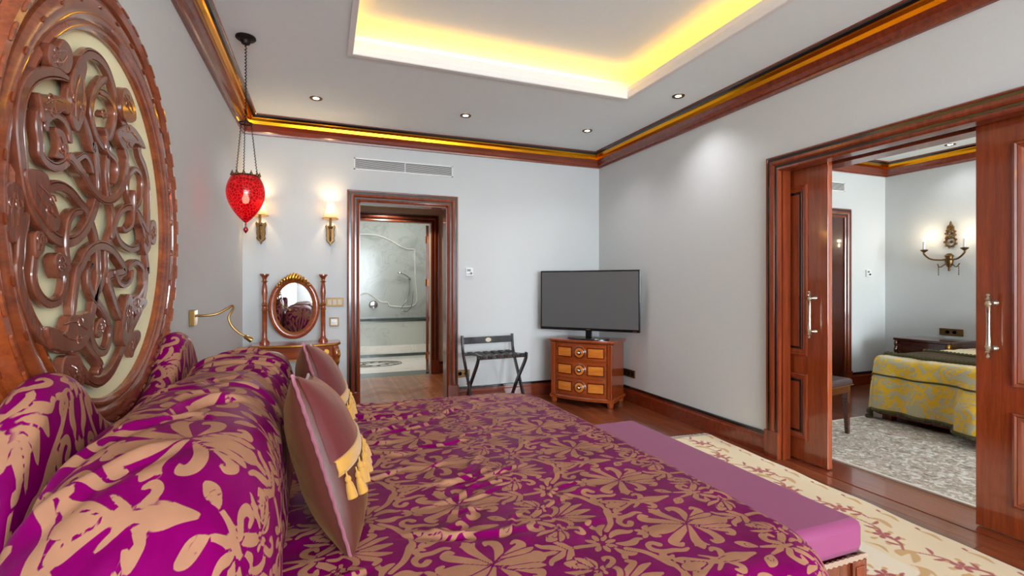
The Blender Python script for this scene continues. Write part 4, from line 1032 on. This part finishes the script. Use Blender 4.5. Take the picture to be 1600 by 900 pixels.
# ------------------------------------------------------------------ dressing table with oval swing mirror
vt = thing('dressing_table', 'small gilt and cherry dressing table with oval swing mirror', 'table', (-.24, 4.99, 0), world=True)
vx0, vx1, vy0, vy1 = -.62, .14, 4.80, 5.165
out = [(vx0,vy1),(vx0,vy0+.10),(vx0+.05,vy0+.05),(vx0+.2,vy0+.01),(-.24,vy0-.005),(vx1-.2,vy0+.01),(vx1-.05,vy0+.05),(vx1,vy0+.10),(vx1,vy1)]
oc = [tuple(p) for p in cr(out[1:-1], 6)]; oc = [out[0]]+oc+[out[-1]]
G().prism(oc, lambda u,v,h: (u,v,h), .722, .745, .006, .006).ob('table_top', M['chestwood'], vt, smooth=30)
G().tube([(u,v,.732) for u,v in oc], .009, 8).ob('gilt_edge', M['gilt'], vt, smooth=50)
ap = [(u*.95-.012, v*.98+.10) if 0 else (-.24+(u+.24)*.93, 5.0+(v-5.0)*.90) for u,v in oc]
G().prism(ap, lambda u,v,h: (u,v,h), .60, .722).ob('apron', M['chestwood'], vt, smooth=30)
G().prism([(-.24+(u+.24)*.935, 5.0+(v-5.0)*.905) for u,v in oc], lambda u,v,h: (u,v,h), .600, .612).ob('apron_bead', M['gilt'], vt, smooth=30)
for x, y in ((vx0+.05,vy0+.09),(vx1-.05,vy0+.09),(vx0+.05,vy1-.04),(vx1-.05,vy1-.04)):
    sx = 1 if x > -.24 else -1
    P = cr([(x,y,.715),(x+.022*sx,y-.012,.64),(x+.010*sx,y-.004,.52),(x-.004*sx,y,.35),(x,y,.16),(x+.014*sx,y-.008,.04),(x+.018*sx,y-.01,.0)], 5)
    lg = G().tube(P, list(np.interp(np.linspace(0,1,len(P)), [0,.18,.35,.6,.85,1], [.030,.034,.022,.016,.013,.018])), 10).ob('leg', M['chestwood'], vt, smooth=60)
    q = G().tube([(p[0]+.012*sx, p[1]-.016, p[2]) for p in cr([(x,y,.70),(x+.026*sx,y-.012,.64),(x+.014*sx,y-.006,.54),(x+.002*sx,y,.44)],6)], [.012+.006*((i//2) % 2) for i in range(19)], 8).ob('gilt_mount', M['gilt'], smooth=40)
    q.parent = lg
for x in (vx0+.12, vx1-.12, -.24):
    G().lathe([(.001,.014),(.016,.010),(.024,.003),(.026,0)], 12, (x, 0, 0), 'y').ob('gilt_rosette', M['gilt'], vt, smooth=40).location = (0, vy0+.045, .665)
post = [(.044,0),(.044,.014),(.036,.022),(.026,.034),(.021,.06),(.021,.30),(.028,.312),(.020,.325),(.020,.345),(.027,.36),(.018,.375),(.017,.40),(.025,.47),(.021,.53),(.015,.56),(.022,.575),(.016,.59),(.020,.61),(.034,.628),(.040,.634),(.040,.646)]
for x in (-.515, -.007):
    pp = G().lathe(post, 20, (x, 5.045, .745)).ob('mirror_post', M['chestwood'], vt, smooth=35)
    for h in (.312,.36,.575):
        q = G().lathe([(.022,h-.006),(.030,h),(.022,h+.006)], 20, (x, 5.045, .745)).ob('gilt_ring', M['gilt'], smooth=40); q.parent = pp
MX, MZ = -.262, 1.075
def oval_ring(a0, b0, prof, y0, n=64):
    return G().strip([[(MX+(a0+o)*cos(2*pi*k/n), y0-p, MZ+(b0+o)*sin(2*pi*k/n)) for o, p in prof] for k in range(n)], closed=True, cyc=True)
mf = oval_ring(.165, .238, [(0,0),(0,.012),(.010,.020),(.030,.026),(.048,.022),(.058,.010),(.058,-.012),(0,-.012)], 5.045).ob('mirror_frame', M['chestwood'], vt, smooth=40)
q = oval_ring(.160, .233, [(0,.010),(.004,.017),(.009,.013),(.009,.006)], 5.045).ob('gilt_inner_bead', M['gilt'], smooth=40); q.parent = mf
mirror = plain('mirror_glass', (.9,.9,.9,1), .02, 1)
G().prism([(MX+.166*cos(a), MZ+.239*sin(a)) for a in np.linspace(0,2*pi,64,endpoint=False)], lambda u,v,h: (u,h,v), 5.040, 5.050).ob('mirror_glass', mirror, vt)
g = G()
for a in np.linspace(pi/2-.75, pi/2+.75, 13):
    k = 1-abs(a-pi/2)/1.1; g.lathe([(.001,.016*k+.004),(.012*k+.004,.010*k),(.016*k+.005,0)], 10, (0,0,0), 'y') if 0 else g.tube(cr([(MX+.19*cos(a),5.018,MZ+.262*sin(a)),(MX+.20*cos(a+.05),5.008,MZ+.285*sin(a+.03)),(MX+.215*cos(a-.03),5.016,MZ+(.295+.03*k*k)*sin(a))],4), .010*k+.004, 7)
g.ob('gilt_crest', M['gilt'], vt, smooth=50)
for x0, x1 in ((-.497, MX-.222), (MX+.222, -.025)): G().tube([(x0,5.045,1.09),(x1,5.045,1.09)], .008, 8).ob('pivot', M['brass'], vt)

# ------------------------------------------------------------------ chest of drawers (bow front) set across the corner
ang = math.atan2(.633, .774)     # local x runs along the front towards the right end, local -y is the front
fr = Vector((2.80, 4.33)); dx_ = Vector((.633,-.774)); dy_ = Vector((.774,.633)); w_, d_ = .70, .385
ctr = fr - dx_*(w_/2) + dy_*(d_/2)
ch = thing('chest_of_drawers', 'bow-fronted cherry chest of three drawers in the corner', 'chest', (ctr[0], ctr[1], 0), math.atan2(dx_[1], dx_[0]))
def bow(x, k=.055): return -d_/2-k*(1-(2*x/w_)**2)
def bowpoly(ex, k=.055, back=0.0):
    xs = np.linspace(-w_/2-ex, w_/2+ex, 19)
    return [(x, bow(np.clip(x,-w_/2,w_/2), k)-ex) for x in xs]+[(w_/2+ex, d_/2+back), (-w_/2-ex, d_/2+back)]
def pr(poly, z0, z1, nm, mat, ins=0, **k): o = G().prism(poly, lambda u,v,h: (u,v,h), z0, z1, ins, ins).ob(nm, mat, **k); o.parent = ch; return o
pr(bowpoly(.022), .678, .700, 'chest_top', M['chestwood'], .006, smooth=30)
pr(bowpoly(.010), .664, .678, 'cornice', M['chest_dark'], smooth=30)
pr(bowpoly(-.006), .095, .664, 'carcase', M['chestcase'], smooth=30)
pr(bowpoly(.016), .060, .095, 'base_molding', M['chestwood'], .008, smooth=30)
for x in (-w_/2+.03, w_/2-.03):
    for y in (-d_/2+.0, d_/2-.04):
        o = G().lathe([(.024,0),(.030,.01),(.036,.05),(.040,.060)], 8, (x,y,0)).ob('foot', M['chestwood']); o.parent = ch
        if y < 0:
            o = G().box(x-.026, x+.026, y-.034, y+.02, .095, .664).ob('corner_stile', M['chestcase'], bevel=.006); o.parent = ch
xd = w_/2-.062
def bowslab(x0, x1, z0, z1, out0, out1, n=12):
    xs = np.linspace(x0, x1, n); V = []; F = []
    for x in xs:
        for z in (z0, z1):
            for o_ in (out0, out1): V.append((x, bow(x)+.006-o_, z))
    for i in range(n-1):
        a, b = i*4, (i+1)*4
        F += [(a+1,b+1,b+3,a+3),(a,a+2,b+2,b),(a+2,a+3,b+3,b+2),(a,b,b+1,a+1)]
    F += [(0,1,3,2), ((n-1)*4,(n-1)*4+2,(n-1)*4+3,(n-1)*4+1)]
    return G().add(V, F)
for k, (za, zb) in enumerate(((.112,.285),(.297,.470),(.482,.655))):
    dr = bowslab(-xd, xd, za, zb, -.004, .010, 16).ob('drawer', M['chestwood'], smooth=30); dr.parent = ch
    zm = (za+zb)/2
    for sx in (-1, 1):
        a, b = sorted((sx*.085, sx*(xd-.022)))
        o = bowslab(a, b, za+.030, zb-.030, .009, .013).ob('dark_inlay', M['chest_dark'], smooth=30); o.parent = dr
        o = bowslab(a+.012, b-.012, za+.042, zb-.042, .012, .016).ob('light_panel', M['chest_light'], smooth=30); o.parent = dr
    for R_, t_, mt, nm in ((.074,.014,'chestwood','outer_disc'),(.062,.020,'chest_dark','dark_disc'),(.050,.024,'chest_light','light_disc'),(.026,.028,'chest_dark','back_plate'),(.012,.050,'silver','knob')):
        prf = [(R_,0),(R_,t_-.003),(R_-.004,t_),(.001,t_)] if nm != 'knob' else [(.008,0),(.007,.034),(.014,.040),(.016,.047),(.010,.053),(.001,.055)]
        o = G().lathe([(r,-h) for r,h in prf], 24, (0, bow(0)+.006, zm), 'y').ob(nm, M[mt], smooth=35); o.parent = dr
# ------------------------------------------------------------------ television
tvd = Vector((.673,-.74)); a_ = Vector((2.32,5.07)); b_ = Vector((3.075,4.24)); tc_ = (a_+b_)/2; tw = (b_-a_).length
tv = thing('television', 'flat black television with grey blank screen on the chest', 'television', (tc_[0], tc_[1], .70), math.atan2(tvd[1], tvd[0]))
z0, z1 = .088, .748
def tvp(g, nm, mat, **k): o = g.ob(nm, mat, **k); o.parent = tv; return o
tvp(G().box(-tw/2, tw/2, -.018, .012, z0, z1), 'bezel', M['tv_black'], bevel=.004)
tvp(G().box(-tw/2+.14, tw/2-.14, .012, .045, z0+.06, z1-.18), 'rear_housing', M['tv_black'], bevel=.01)
tvp(G().box(-tw/2+.016, tw/2-.016, -.0195, -.018, z0+.030, z1-.016), 'screen', M['tv_screen'])
tvp(G().box(-.035, .035, -.004, .014, .012, z0+.02), 'neck', M['tv_black'], bevel=.004)
tvp(G().prism([(.24*cos(a)*(1 if abs(cos(a))<.9 else .98), .11*sin(a)) for a in np.linspace(0,2*pi,32,endpoint=False)], lambda u,v,h: (u,v-.02,h), 0, .012, .004, .004), 'stand_base', M['tv_black'], smooth=30)
tvp(G().box(tw/2-.075, tw/2-.035, -.0205, -.018, z0+.008, z0+.016), 'badge', M['silver'])
tvp(G().box(-.02, .02, -.0205, -.018, z0+.010, z0+.018), 'logo_plate', M['silver'])

# ------------------------------------------------------------------ folding luggage rack
lr = thing('luggage_rack', 'black folding luggage rack with leather straps and oval badge', 'rack', (1.69, 4.86, 0), math.radians(5))
def lp(g, nm, mat, **k): o = g.ob(nm, mat, **k); o.parent = lr; return o
def bar(P, w, t):      # flat bar following points, w along the path normal in the yz plane, t along x
    c = cr(P, 6); d = np.gradient(c, axis=0); d /= np.linalg.norm(d, axis=1)[:,None]
    rings = []
    for p, q in zip(c, d):
        n = np.array([0, -q[2], q[1]]); n /= np.linalg.norm(n)+1e-9
        rings.append([p+n*w/2+np.array([t/2,0,0]), p+n*w/2-np.array([t/2,0,0]), p-n*w/2-np.array([t/2,0,0]), p-n*w/2+np.array([t/2,0,0])])
    g = G().strip(rings, cyc=True); g.add(rings[0], [(0,1,2,3)]); g.add(rings[-1], [(0,1,2,3)]); return g
for s_ in (-1, 1):
    lp(bar([(s_*.296,.205,.745),(s_*.296,.195,.66),(s_*.296,.165,.54),(s_*.296,.02,.28),(s_*.296,-.135,0)], .034, .020), 'rear_leg', M['blackwood'], smooth=35)
    lp(bar([(s_*.270,-.190,.585),(s_*.270,-.165,.50),(s_*.270,.03,.25),(s_*.270,.195,0)], .034, .020), 'front_leg', M['blackwood'], smooth=35)
    lp(G().lathe([(.009,-.026),(.009,.026)], 10, (s_*.283, .035, .262), 'x'), 'pivot_bolt', M['copper'])
lp(G().box(-.296,.296,.188,.206,.655,.725), 'back_rail', M['blackwood'], bevel=.004)
lp(G().box(-.296,.296,.150,.176,.535,.565), 'rear_bar', M['blackwood'], bevel=.004)
lp(G().box(-.270,.270,-.190,-.160,.535,.570), 'front_bar', M['blackwood'], bevel=.004)
lp(G().box(-.27,.27,.150,.170,.055,.085), 'lower_stretcher', M['blackwood'], bevel=.003)
lp(G().prism([(.034*cos(a), .024*sin(a)) for a in np.linspace(0,2*pi,24,endpoint=False)], lambda u,v,h: (u,-h,v+.690), -.188, -.182, .003, .003), 'oval_badge', plain('ivory_badge', lin(222,208,184), .35), smooth=30)
for k in range(6):
    x = -.225+k*.09
    sag = [(x, .178, .567),(x,.10,.561),(x,0,.556),(x,-.1,.563),(x,-.192,.573),(x,-.194,.545)]
    g = G(); c = cr(sag, 5); g.strip([[(p[0]-.026,p[1],p[2]),(p[0]+.026,p[1],p[2]),(p[0]+.026,p[1],p[2]+.004),(p[0]-.026,p[1],p[2]+.004)] for p in c], cyc=True)
    st_ = lp(g, 'strap', M['leather'], smooth=40)
    for q_ in (-.013, .013):
        o = G().lathe([(.001,-.006),(.005,-.004),(.006,0)], 8, (x+q_, -.194, .556), 'y').ob('stud', M['copper']); o.parent = st_
# ------------------------------------------------------------------ wall fittings
def vent(name, label, f, s0, s1, z0, z1, n, mat):
    """f(s, out, z)"""
    r = thing(name, label, 'vent', f((s0+s1)/2, 0, z0), world=True)
    def fb(a, b, p0, p1, c, d): 
        V = [f(a,p0,c),f(b,p0,c),f(b,p1,c),f(a,p1,c),f(a,p0,d),f(b,p0,d),f(b,p1,d),f(a,p1,d)]
        return V, [(0,1,2,3),(4,5,6,7),(0,1,5,4),(1,2,6,5),(2,3,7,6),(3,0,4,7)]
    g = G()
    for q in ((s0,s1,0,.012,z0,z0+.012),(s0,s1,0,.012,z1-.012,z1),(s0,s0+.012,0,.012,z0,z1),(s1-.012,s1,0,.012,z0,z1),((s0+s1)/2-.004,(s0+s1)/2+.004,0,.010,z0,z1)): g.add(*fb(*q))
    g.ob('grille_frame', M['white'], r)
    g = G(); g.add(*fb(s0+.01,s1-.01,0,.002,z0+.01,z1-.01)); g.ob('dark_duct', M['iron'], r)
    for k in range(n):
        z = z0+.016+(z1-z0-.032)*(k+.5)/n; h = (z1-z0-.032)/n*.30
        V = [f(s0+.012,.003,z+h),f(s1-.012,.003,z+h),f(s1-.012,.011,z-h*.4),f(s0+.012,.011,z-h*.4)]
        V += [(v[0],v[1],v[2]-.003) for v in V]
        G().add(V, [(0,1,2,3),(4,5,6,7),(0,1,5,4),(2,3,7,6),(1,2,6,5),(3,0,4,7)]).ob('slat', M['white'], r)
vent('air_vent', 'long slatted air vent above the hall doorway', lambda s,o,z: (s, YB-o, z), .284, 1.310, 2.462, 2.580, 9, None)
vent('air_vent', 'short slatted air vent seen in the second room', lambda s,o,z: (s, YB2-o, z), 5.15, 6.15, 2.465, 2.580, 9, None)
def plate(name, label, cat, c, ax, w, h, mat, t=.010, group=None):
    """ax: 'b' on a wall facing -Y, 'r' on a wall facing -X"""
    r = thing(name, label, cat, c, 0 if ax == 'b' else -pi/2, group=group)
    G().box(-w/2, w/2, -t, 0, -h/2, h/2).ob('plate', mat, bevel=.003).parent = r
    return r
def sub(r, g, nm, mat, **k): o = g.ob(nm, mat, **k); o.parent = r; return o
for c, ax, lb in (((1.496,YB,1.432),'b','white wall thermostat right of the hall doorway'), ((6.584,YB2,1.44),'b','white wall thermostat in the second room')):
    r = plate('thermostat', lb, 'thermostat', c, ax, .082, .088, M['plastic'], .024)
    sub(r, G().box(-.030,.012,-.0255,-.024,.006,.030), 'display', M['grey_lcd'])
    sub(r, G().lathe([(.013,0),(.012,-.008),(.001,-.009)], 16, (.016,-.024,-.016), 'y'), 'dial', M['tv_black'], smooth=30)
    for k in range(3): sub(r, G().box(-.030+k*.012,-.022+k*.012,-.0255,-.024,-.026,-.018), 'button', M['grey_lcd'])
r = plate('switch_panel', 'wide brass framed switch panel right of the mirror', 'switch', (.100,YB,1.117), 'b', .165, .085, M['bronze'])
for k in range(3): sub(r, G().box(-.066+k*.046, -.026+k*.046, -.015, -.010, -.026, .026), 'rocker', plain('ivory_rocker', lin(196,184,158), .4) if k == 0 else bpy.data.materials['ivory_rocker'], bevel=.002)
r = plate('thermostat_dial', 'square brass plate with round dial below the switch panel', 'switch', (.095,YB,.918), 'b', .088, .088, M['bronze'])
sub(r, G().box(-.03,.03,-.0125,-.010,-.03,.03), 'insert', M['plastic']); sub(r, G().lathe([(.020,0),(.019,-.010),(.001,-.011)], 18, (0,-.0125,0), 'y'), 'knob', M['plastic'], smooth=30)
def outlet(c, ax, w, n, lb):
    r = plate('wall_outlet', lb, 'outlet', c, ax, w, .082, M['bronze'])
    for k in range(n):
        x = (k-(n-1)/2)*.068
        q = sub(r, G().lathe([(.022,0),(.021,-.004),(.017,-.004),(.016,.0),(.001,.001)], 18, (x,-.010,0), 'y'), 'socket', M['iron'], smooth=30)
    return r
outlet((1.425,YB,.315), 'b', .15, 2, 'bronze double outlet behind the luggage rack')
outlet((XR,4.545,.315), 'r', .22, 3, 'bronze triple outlet low beside the chest')
r = outlet((XW2,3.50,.728), 'r', .235, 2, 'bronze outlet strip above the bedside table'); 

# ------------------------------------------------------------------ flexible reading lamp
rl_ = thing('reading_lamp', 'small brass gooseneck reading lamp on the headboard wall', 'lamp', (XL, 3.26, 1.10), world=True)
G().box(XL, XL+.030, 3.225, 3.295, 1.055, 1.145).ob('wall_box', M['brass'], rl_, bevel=.003)
arm = [(XL+.03,3.26,1.112),(XL+.07,3.26,1.112),(XL+.13,3.27,1.120),(XL+.18,3.29,1.150),(XL+.205,3.30,1.165),(XL+.215,3.27,1.150),(XL+.195,3.25,1.10),(XL+.21,3.25,1.05),(XL+.245,3.25,1.01),(XL+.275,3.25,.988)]
c_ = cr(arm, 8); G().tube(c_, [.0065+.0008*(i % 2) for i in range(len(c_))], 8).ob('gooseneck', M['brass'], rl_, smooth=60)
dv = (c_[-1]-c_[-3]); dv = Vector(dv).normalized()
P = [Vector(c_[-1])+dv*t for t in (0,.006,.03,.045,.05)]
G().tube(P, [.008,.013,.015,.017,.016], 14).ob('lamp_head', M['brass'], rl_, smooth=40)

# ------------------------------------------------------------------ recessed downlights
M['spot_on'] = glow('downlight_lens', (1,.96,.88,1), 18)
def downlight(x, y, lb, on=20, grp='recessed ceiling downlights'):
    r = thing('downlight', lb, 'light', (x, y, ZC), group=grp)
    G().strip([[((rr)*cos(a), rr*sin(a), z) for rr, z in ((.052,0),(.050,-.006),(.042,-.008),(.025,-.002),(.024,.0))] for a in np.linspace(0,2*pi,24,endpoint=False)], closed=True).ob('trim_ring', M['bronze'], smooth=40).parent = r
    G().lathe([(.001,-.002),(.024,-.002),(.024,-.001)], 20).ob('lens', M['spot_on']).parent = r
    l = bpy.data.lights.new('downlight_beam', 'SPOT'); l.energy = on; l.spot_size = 2.1; l.spot_blend = 1.0; l.color = (.96,.97,1.0); l.shadow_soft_size = .03
    o = bpy.data.objects.new('downlight_beam', l); COL.objects.link(o); o.location = (x, y, ZC-.012)
downlight(-.062, 4.47, 'recessed downlight above the wall sconces')
downlight(1.242, 4.42, 'recessed downlight above the hall doorway')
downlight(2.534, 4.40, 'recessed downlight above the chest corner')
downlight(2.784, 3.315, 'recessed downlight between ceiling tray and right wall', 24)
downlight(6.62, 3.35, 'recessed downlight in the second room ceiling', 12)

# ------------------------------------------------------------------ second room
def brocade(name, c0, c1, sc=7):
    m, nt, b = newmat(name); L = nt.links.new
    tc = nt.nodes.new('ShaderNodeTexCoord'); w = nt.nodes.new('ShaderNodeTexNoise'); w.inputs['Scale'].default_value = sc; w.inputs['Detail'].default_value = 3; w.inputs['Distortion'].default_value = 2.5
    v = nt.nodes.new('ShaderNodeTexVoronoi'); v.inputs['Scale'].default_value = sc*3.2; v.feature = 'DISTANCE_TO_EDGE'
    L(tc.outputs['Object'], w.inputs['Vector']); L(tc.outputs['Object'], v.inputs['Vector'])
    r = nt.nodes.new('ShaderNodeValToRGB'); e = r.color_ramp.elements; e[0].position = .545; e[0].color = (0,0,0,1); e[1].position = .60; e[1].color = (1,1,1,1)
    ad = nt.nodes.new('ShaderNodeMath'); ad.operation = 'MULTIPLY_ADD'; ad.inputs[1].default_value = .5; L(v.outputs['Distance'], ad.inputs[0]); L(w.outputs['Fac'], ad.inputs[2])
    L(ad.outputs[0], r.inputs[0])
    mx = nt.nodes.new('ShaderNodeMixRGB'); L(r.outputs[0], mx.inputs[0]); mx.inputs[1].default_value = c0; mx.inputs[2].default_value = c1
    L(mx.outputs[0], b.inputs['Base Color']); b.inputs['Roughness'].default_value = .36; b.inputs['Sheen Weight'].default_value = .3
    bp = nt.nodes.new('ShaderNodeBump'); bp.inputs['Strength'].default_value = .5; bp.inputs['Distance'].default_value = .004; L(r.outputs[0], bp.inputs['Height']); L(bp.outputs[0], b.inputs['Normal'])
    return m
M['yellow'] = brocade('yellow_silver_brocade', lin(232,184,20), lin(190,182,146))
b2 = thing('bed', 'bed under yellow and silver brocade coverlet in second room', 'bed', (5.9, 2.2, 0), world=True)
G().box(4.98, 6.93, 1.30, 3.12, .05, .33).ob('bed_base', M['carve'], b2, bevel=.01)
for x in (5.05, 6.85):
    for y in (1.38, 3.04): G().box(x-.04,x+.04,y-.04,y+.04,0,.05).ob('foot', M['carve'], b2)
G().box(4.98, 6.92, 1.28, 3.13, .33, .54).ob('mattress', M['cream'], b2, bevel=.05)
su = np.arange(-.56, 1.90, .016); sv = np.arange(-.40, 1.86+.54, .016)      # u from the foot hem towards the head, v across
U2, V2 = np.meshgrid(su, sv, indexing='ij')
ox = np.maximum(0, -U2); oy = np.where(V2 < 0, V2, np.where(V2 > 1.80, V2-1.80, 0.)); d2 = np.sqrt(ox**2+oy**2)+1e-9; R2 = .07
th2 = np.minimum(d2/R2, pi/2); hor = R2*np.sin(th2)+np.maximum(0, d2-R2*pi/2)*.10; ver = R2*(1-np.cos(th2))+np.maximum(0, d2-R2*pi/2)*.98
hg = np.clip((d2-.10)/.25, 0, 1); al = U2*np.abs(oy/d2)+V2*(ox/d2)
fo = hg*(.026*np.sin(al*15+1.3*np.sin(al*4))+.05*np.exp(-((V2-.92)/.11)**2)*(ox > 0)+.16*np.clip((1.14-V2)/.08,0,1)*(ox > 0)*np.clip(d2/.3,0,1))
X2 = 5.02+np.maximum(U2, 0)-ox/d2*(hor+fo); Y2 = 1.31+np.clip(V2, 0, 1.80)+oy/d2*(hor+fo*.6)*np.where(oy > 0, .45, 1); Z2 = np.maximum(.016, .60-ver+.02*vnoise(U2,V2,.3,51)+.008*vnoise(U2,V2,.1,52))
grid_obj('coverlet', np.stack([X2,Y2,Z2],-1), M['yellow'], b2)
M['olive'] = plain('olive_cord', lin(74,70,34), .6, bump=.6, bscale=200); M['brown_runner'] = plain('brown_runner', lin(78,62,42), .7, bump=.3, bscale=200, spec=.15)
row = int(np.argmin(np.abs(su+.21))); G().tube([tuple(p) for p in np.stack([X2[row,20:]-.006,Y2[row,20:],Z2[row,20:]],-1)], .008, 6).ob('cord_line', M['olive'], b2, smooth=60)
row = 1; pts = np.stack([X2[row,20:],Y2[row,20:],np.maximum(.03, Z2[row,20:])],-1)
g = G(); g.tube([tuple(p) for p in pts], .016, 6)
for i in range(0, len(pts), 2): g.lathe([(.001,-.024),(.016,-.014),(.018,0),(.008,.012)], 8, tuple(pts[i]))
g.ob('ball_fringe', M['olive'], b2, smooth=40)
ru = grid_obj('runner', np.stack([X2[42:82,26:],Y2[42:82,26:]+.002,Z2[42:82,26:]+.010],-1), M['brown_runner']); tag(ru, 'dark brown runner with olive fringe across the yellow bed', 'runner')
sol = ru.modifiers.new('thick','SOLIDIFY'); sol.thickness = .008
g = G()
for rr in (42, 81):
    P = [tuple(p) for p in np.stack([X2[rr,26:],Y2[rr,26:],Z2[rr,26:]+.014],-1)]; g.tube([(p[0]+.008*(i%2),p[1],p[2]) for i,p in enumerate(P)], [.014+.008*(i % 2) for i in range(len(P))], 6)
g.ob('runner_fringe', M['olive'], smooth=40).parent = ru
def pillow2(x, y, z, lb):
    a = np.linspace(-1,1,41); A2,B2 = np.meshgrid(a,a,indexing='ij'); T = .11*(np.clip(1-np.abs(A2)**2.6,0,1)*np.clip(1-np.abs(B2)**2.6,0,1))**.5+.004*vnoise(A2,B2,.3,61)
    r = thing('pillow', lb, 'pillow', (x,y,z), group='yellow pillows'); 
    for sg_, nm in ((1,'upper_cover'),(-1,'lower_cover')):
        o = grid_obj(nm, np.stack([A2*.26, B2*.38, sg_*T],-1), M['yellow']); o.parent = r
    r.rotation_euler = (0, -.5, 0)
pillow2(6.60, 2.62, .80, 'yellow brocade pillow at the head of the yellow bed')
# bedside table with carved scroll brackets
ns = thing('bedside_table', 'dark carved bedside table beside the yellow bed', 'table', (6.70, 3.48, 0), world=True)
M['dkwood'] = wood('dark_mahogany', lin(44,16,10), lin(92,40,24), 'y', .22, .8)
G().box(6.42, 6.935, 3.24, 3.83, .625, .655).ob('table_top', M['dkwood'], ns, bevel=.008)
G().box(6.45, 6.93, 3.26, 3.80, .46, .625).ob('drawer_case', M['dkwood'], ns, bevel=.004)
G().box(6.442, 6.45, 3.30, 3.74, .485, .60).ob('drawer_front', M['dkwood'], ns, bevel=.003)
G().lathe([(.001,-.026),(.012,-.02),(.008,-.008),(.014,0)], 12, (6.442,3.5,.54), 'x').ob('knob', M['gilt'], ns, smooth=50)
for y in (3.27, 3.80):
    G().tube(cr([(6.44,y,.62),(6.425,y,.59),(6.435,y,.55),(6.42,y,.51),(6.445,y,.47)],6), [.018]*25, 8).ob('scroll_bracket', M['gilt' if y < 3.5 else 'dkwood'], ns, smooth=60)
    for x in (6.48, 6.90): G().lathe([(.016,0),(.022,.03),(.018,.2),(.026,.40),(.03,.46)], 12, (x,y,0)).ob('leg', M['dkwood'], ns, smooth=50)
# candle sconce
sc2 = thing('candle_sconce', 'ornate bronze wall sconce with two electric candles', 'lamp', (XW2, 3.50, 1.70), world=True)
g = G()
for z, r_ in ((1.965,.018),(1.90,.040),(1.80,.050)):
    g.tube([(XW2-.014, 3.50+r_*cos(a), z+r_*1.1*sin(a)) for a in np.linspace(0,2*pi,18,endpoint=False)], .010, 6, True)
    for a in np.linspace(0,2*pi,9,endpoint=False): g.lathe([(.001,-.012),(.010,-.006),(.011,.004),(.003,.012)], 7, (XW2-.018, 3.50+(r_+.012)*cos(a), z+(r_*1.1+.012)*sin(a)))
    g.lathe([(.001,-.022),(.014,-.016),(.018,0)], 10, (XW2-.004, 3.50, z), 'x')
g.lathe([(.004,0),(.014,.02),(.010,.04),(.001,.06)], 8, (XW2-.014,3.50,1.99))
g.ob('pierced_plate', M['bronze'], sc2, smooth=50)
G().lathe([(.001,-.13),(.014,-.12),(.010,-.09),(.030,-.06),(.042,-.01),(.034,.03),(.044,.055),(.02,.08)], 12, (XW2-.045,3.50,1.58)).ob('vase_body', M['bronze'], sc2, smooth=50)
for sg_ in (-1, 1):
    y1 = 3.50+sg_*.20
    G().tube(cr([(XW2-.05,3.50,1.60),(XW2-.09,3.50+sg_*.06,1.585),(XW2-.14,3.50+sg_*.14,1.60),(XW2-.15,y1,1.66),(XW2-.15,y1,1.70)],6), .010, 8).ob('arm', M['bronze'], sc2, smooth=60)
    G().lathe([(.008,-.02),(.034,.0),(.040,.012),(.030,.016),(.010,.02)], 14, (XW2-.15,y1,1.70)).ob('drip_pan', M['bronze'], sc2, smooth=40)
    G().lathe([(.014,.02),(.014,.12),(.006,.122)], 12, (XW2-.15,y1,1.70)).ob('candle', M['plastic'], sc2, smooth=40)
    G().lathe([(.006,.122),(.011,.14),(.008,.16),(.001,.18)], 10, (XW2-.15,y1,1.70)).ob('flame_bulb', glow('candle_bulb', (1,.80,.55,1), 40) if sg_ < 0 else bpy.data.materials['candle_bulb'], sc2, smooth=60)
    g = G()
    for k in range(5): g.lathe([(.001,-.010),(.007,0),(.001,.010)], 8, (XW2-.06,3.50+sg_*.10,1.50-k*.022))
    g.tube(cr([(XW2-.05,3.50+sg_*.03,1.54),(XW2-.07,3.50+sg_*.08,1.50),(XW2-.06,3.50+sg_*.11,1.54)],5), .006, 6)
    g.ob('bead_drop', M['bronze'], sc2, smooth=50)
    l = bpy.data.lights.new('candle_light', 'POINT'); l.energy = .8; l.color = (1,.78,.52); l.shadow_soft_size = .02
    o = bpy.data.objects.new('candle_light', l); COL.objects.link(o); o.location = (XW2-.15, y1, 1.91)
# upholstered stool
st = thing('stool', 'dark wooden stool with brown leather seat in second room', 'stool', (3.98, 3.05, 0), math.radians(8))
def sp_(g, nm, mat, **k): o = g.ob(nm, mat, **k); o.parent = st; return o
M['brown_seat'] = plain('brown_leather', lin(66,48,50), .4, bump=.3, bscale=250)
sp_(G().box(-.24,.24,-.24,.24,.425,.485), 'seat_pad', M['brown_seat'], bevel=.02, smooth=60)
sp_(G().box(-.225,.225,-.225,.225,.365,.425), 'seat_rail', M['dkwood'], bevel=.003)
for x in (-.2,.2):
    for y in (-.2,.2):
        V = [(x-.024,y-.024,.40),(x+.024,y-.024,.40),(x+.024,y+.024,.40),(x-.024,y+.024,.40)]; k = 1.04
        V += [(x*k-.014,y*k-.014,.009),(x*k+.014,y*k-.014,.009),(x*k+.014,y*k+.014,.009),(x*k-.014,y*k+.014,.009)]
        sp_(G().add(V, [(0,1,2,3),(4,5,6,7),(0,1,5,4),(1,2,6,5),(2,3,7,6),(3,0,4,7)]), 'leg', M['dkwood'], bevel=.002)
g = G()
for k in range(22):
    t_ = -.235+k*.47/21
    for a,b in ((t_,-.242),(t_,.242),(-.242,t_),(.242,t_)): g.lathe([(.005,-.003),(.006,0),(.003,.004)], 6, (a,b,.432))
sp_(g, 'nail_trim', M['brass'])['kind'] = 'stuff'

for o in bpy.data.objects:
    if '_world' in o: del o['_world']
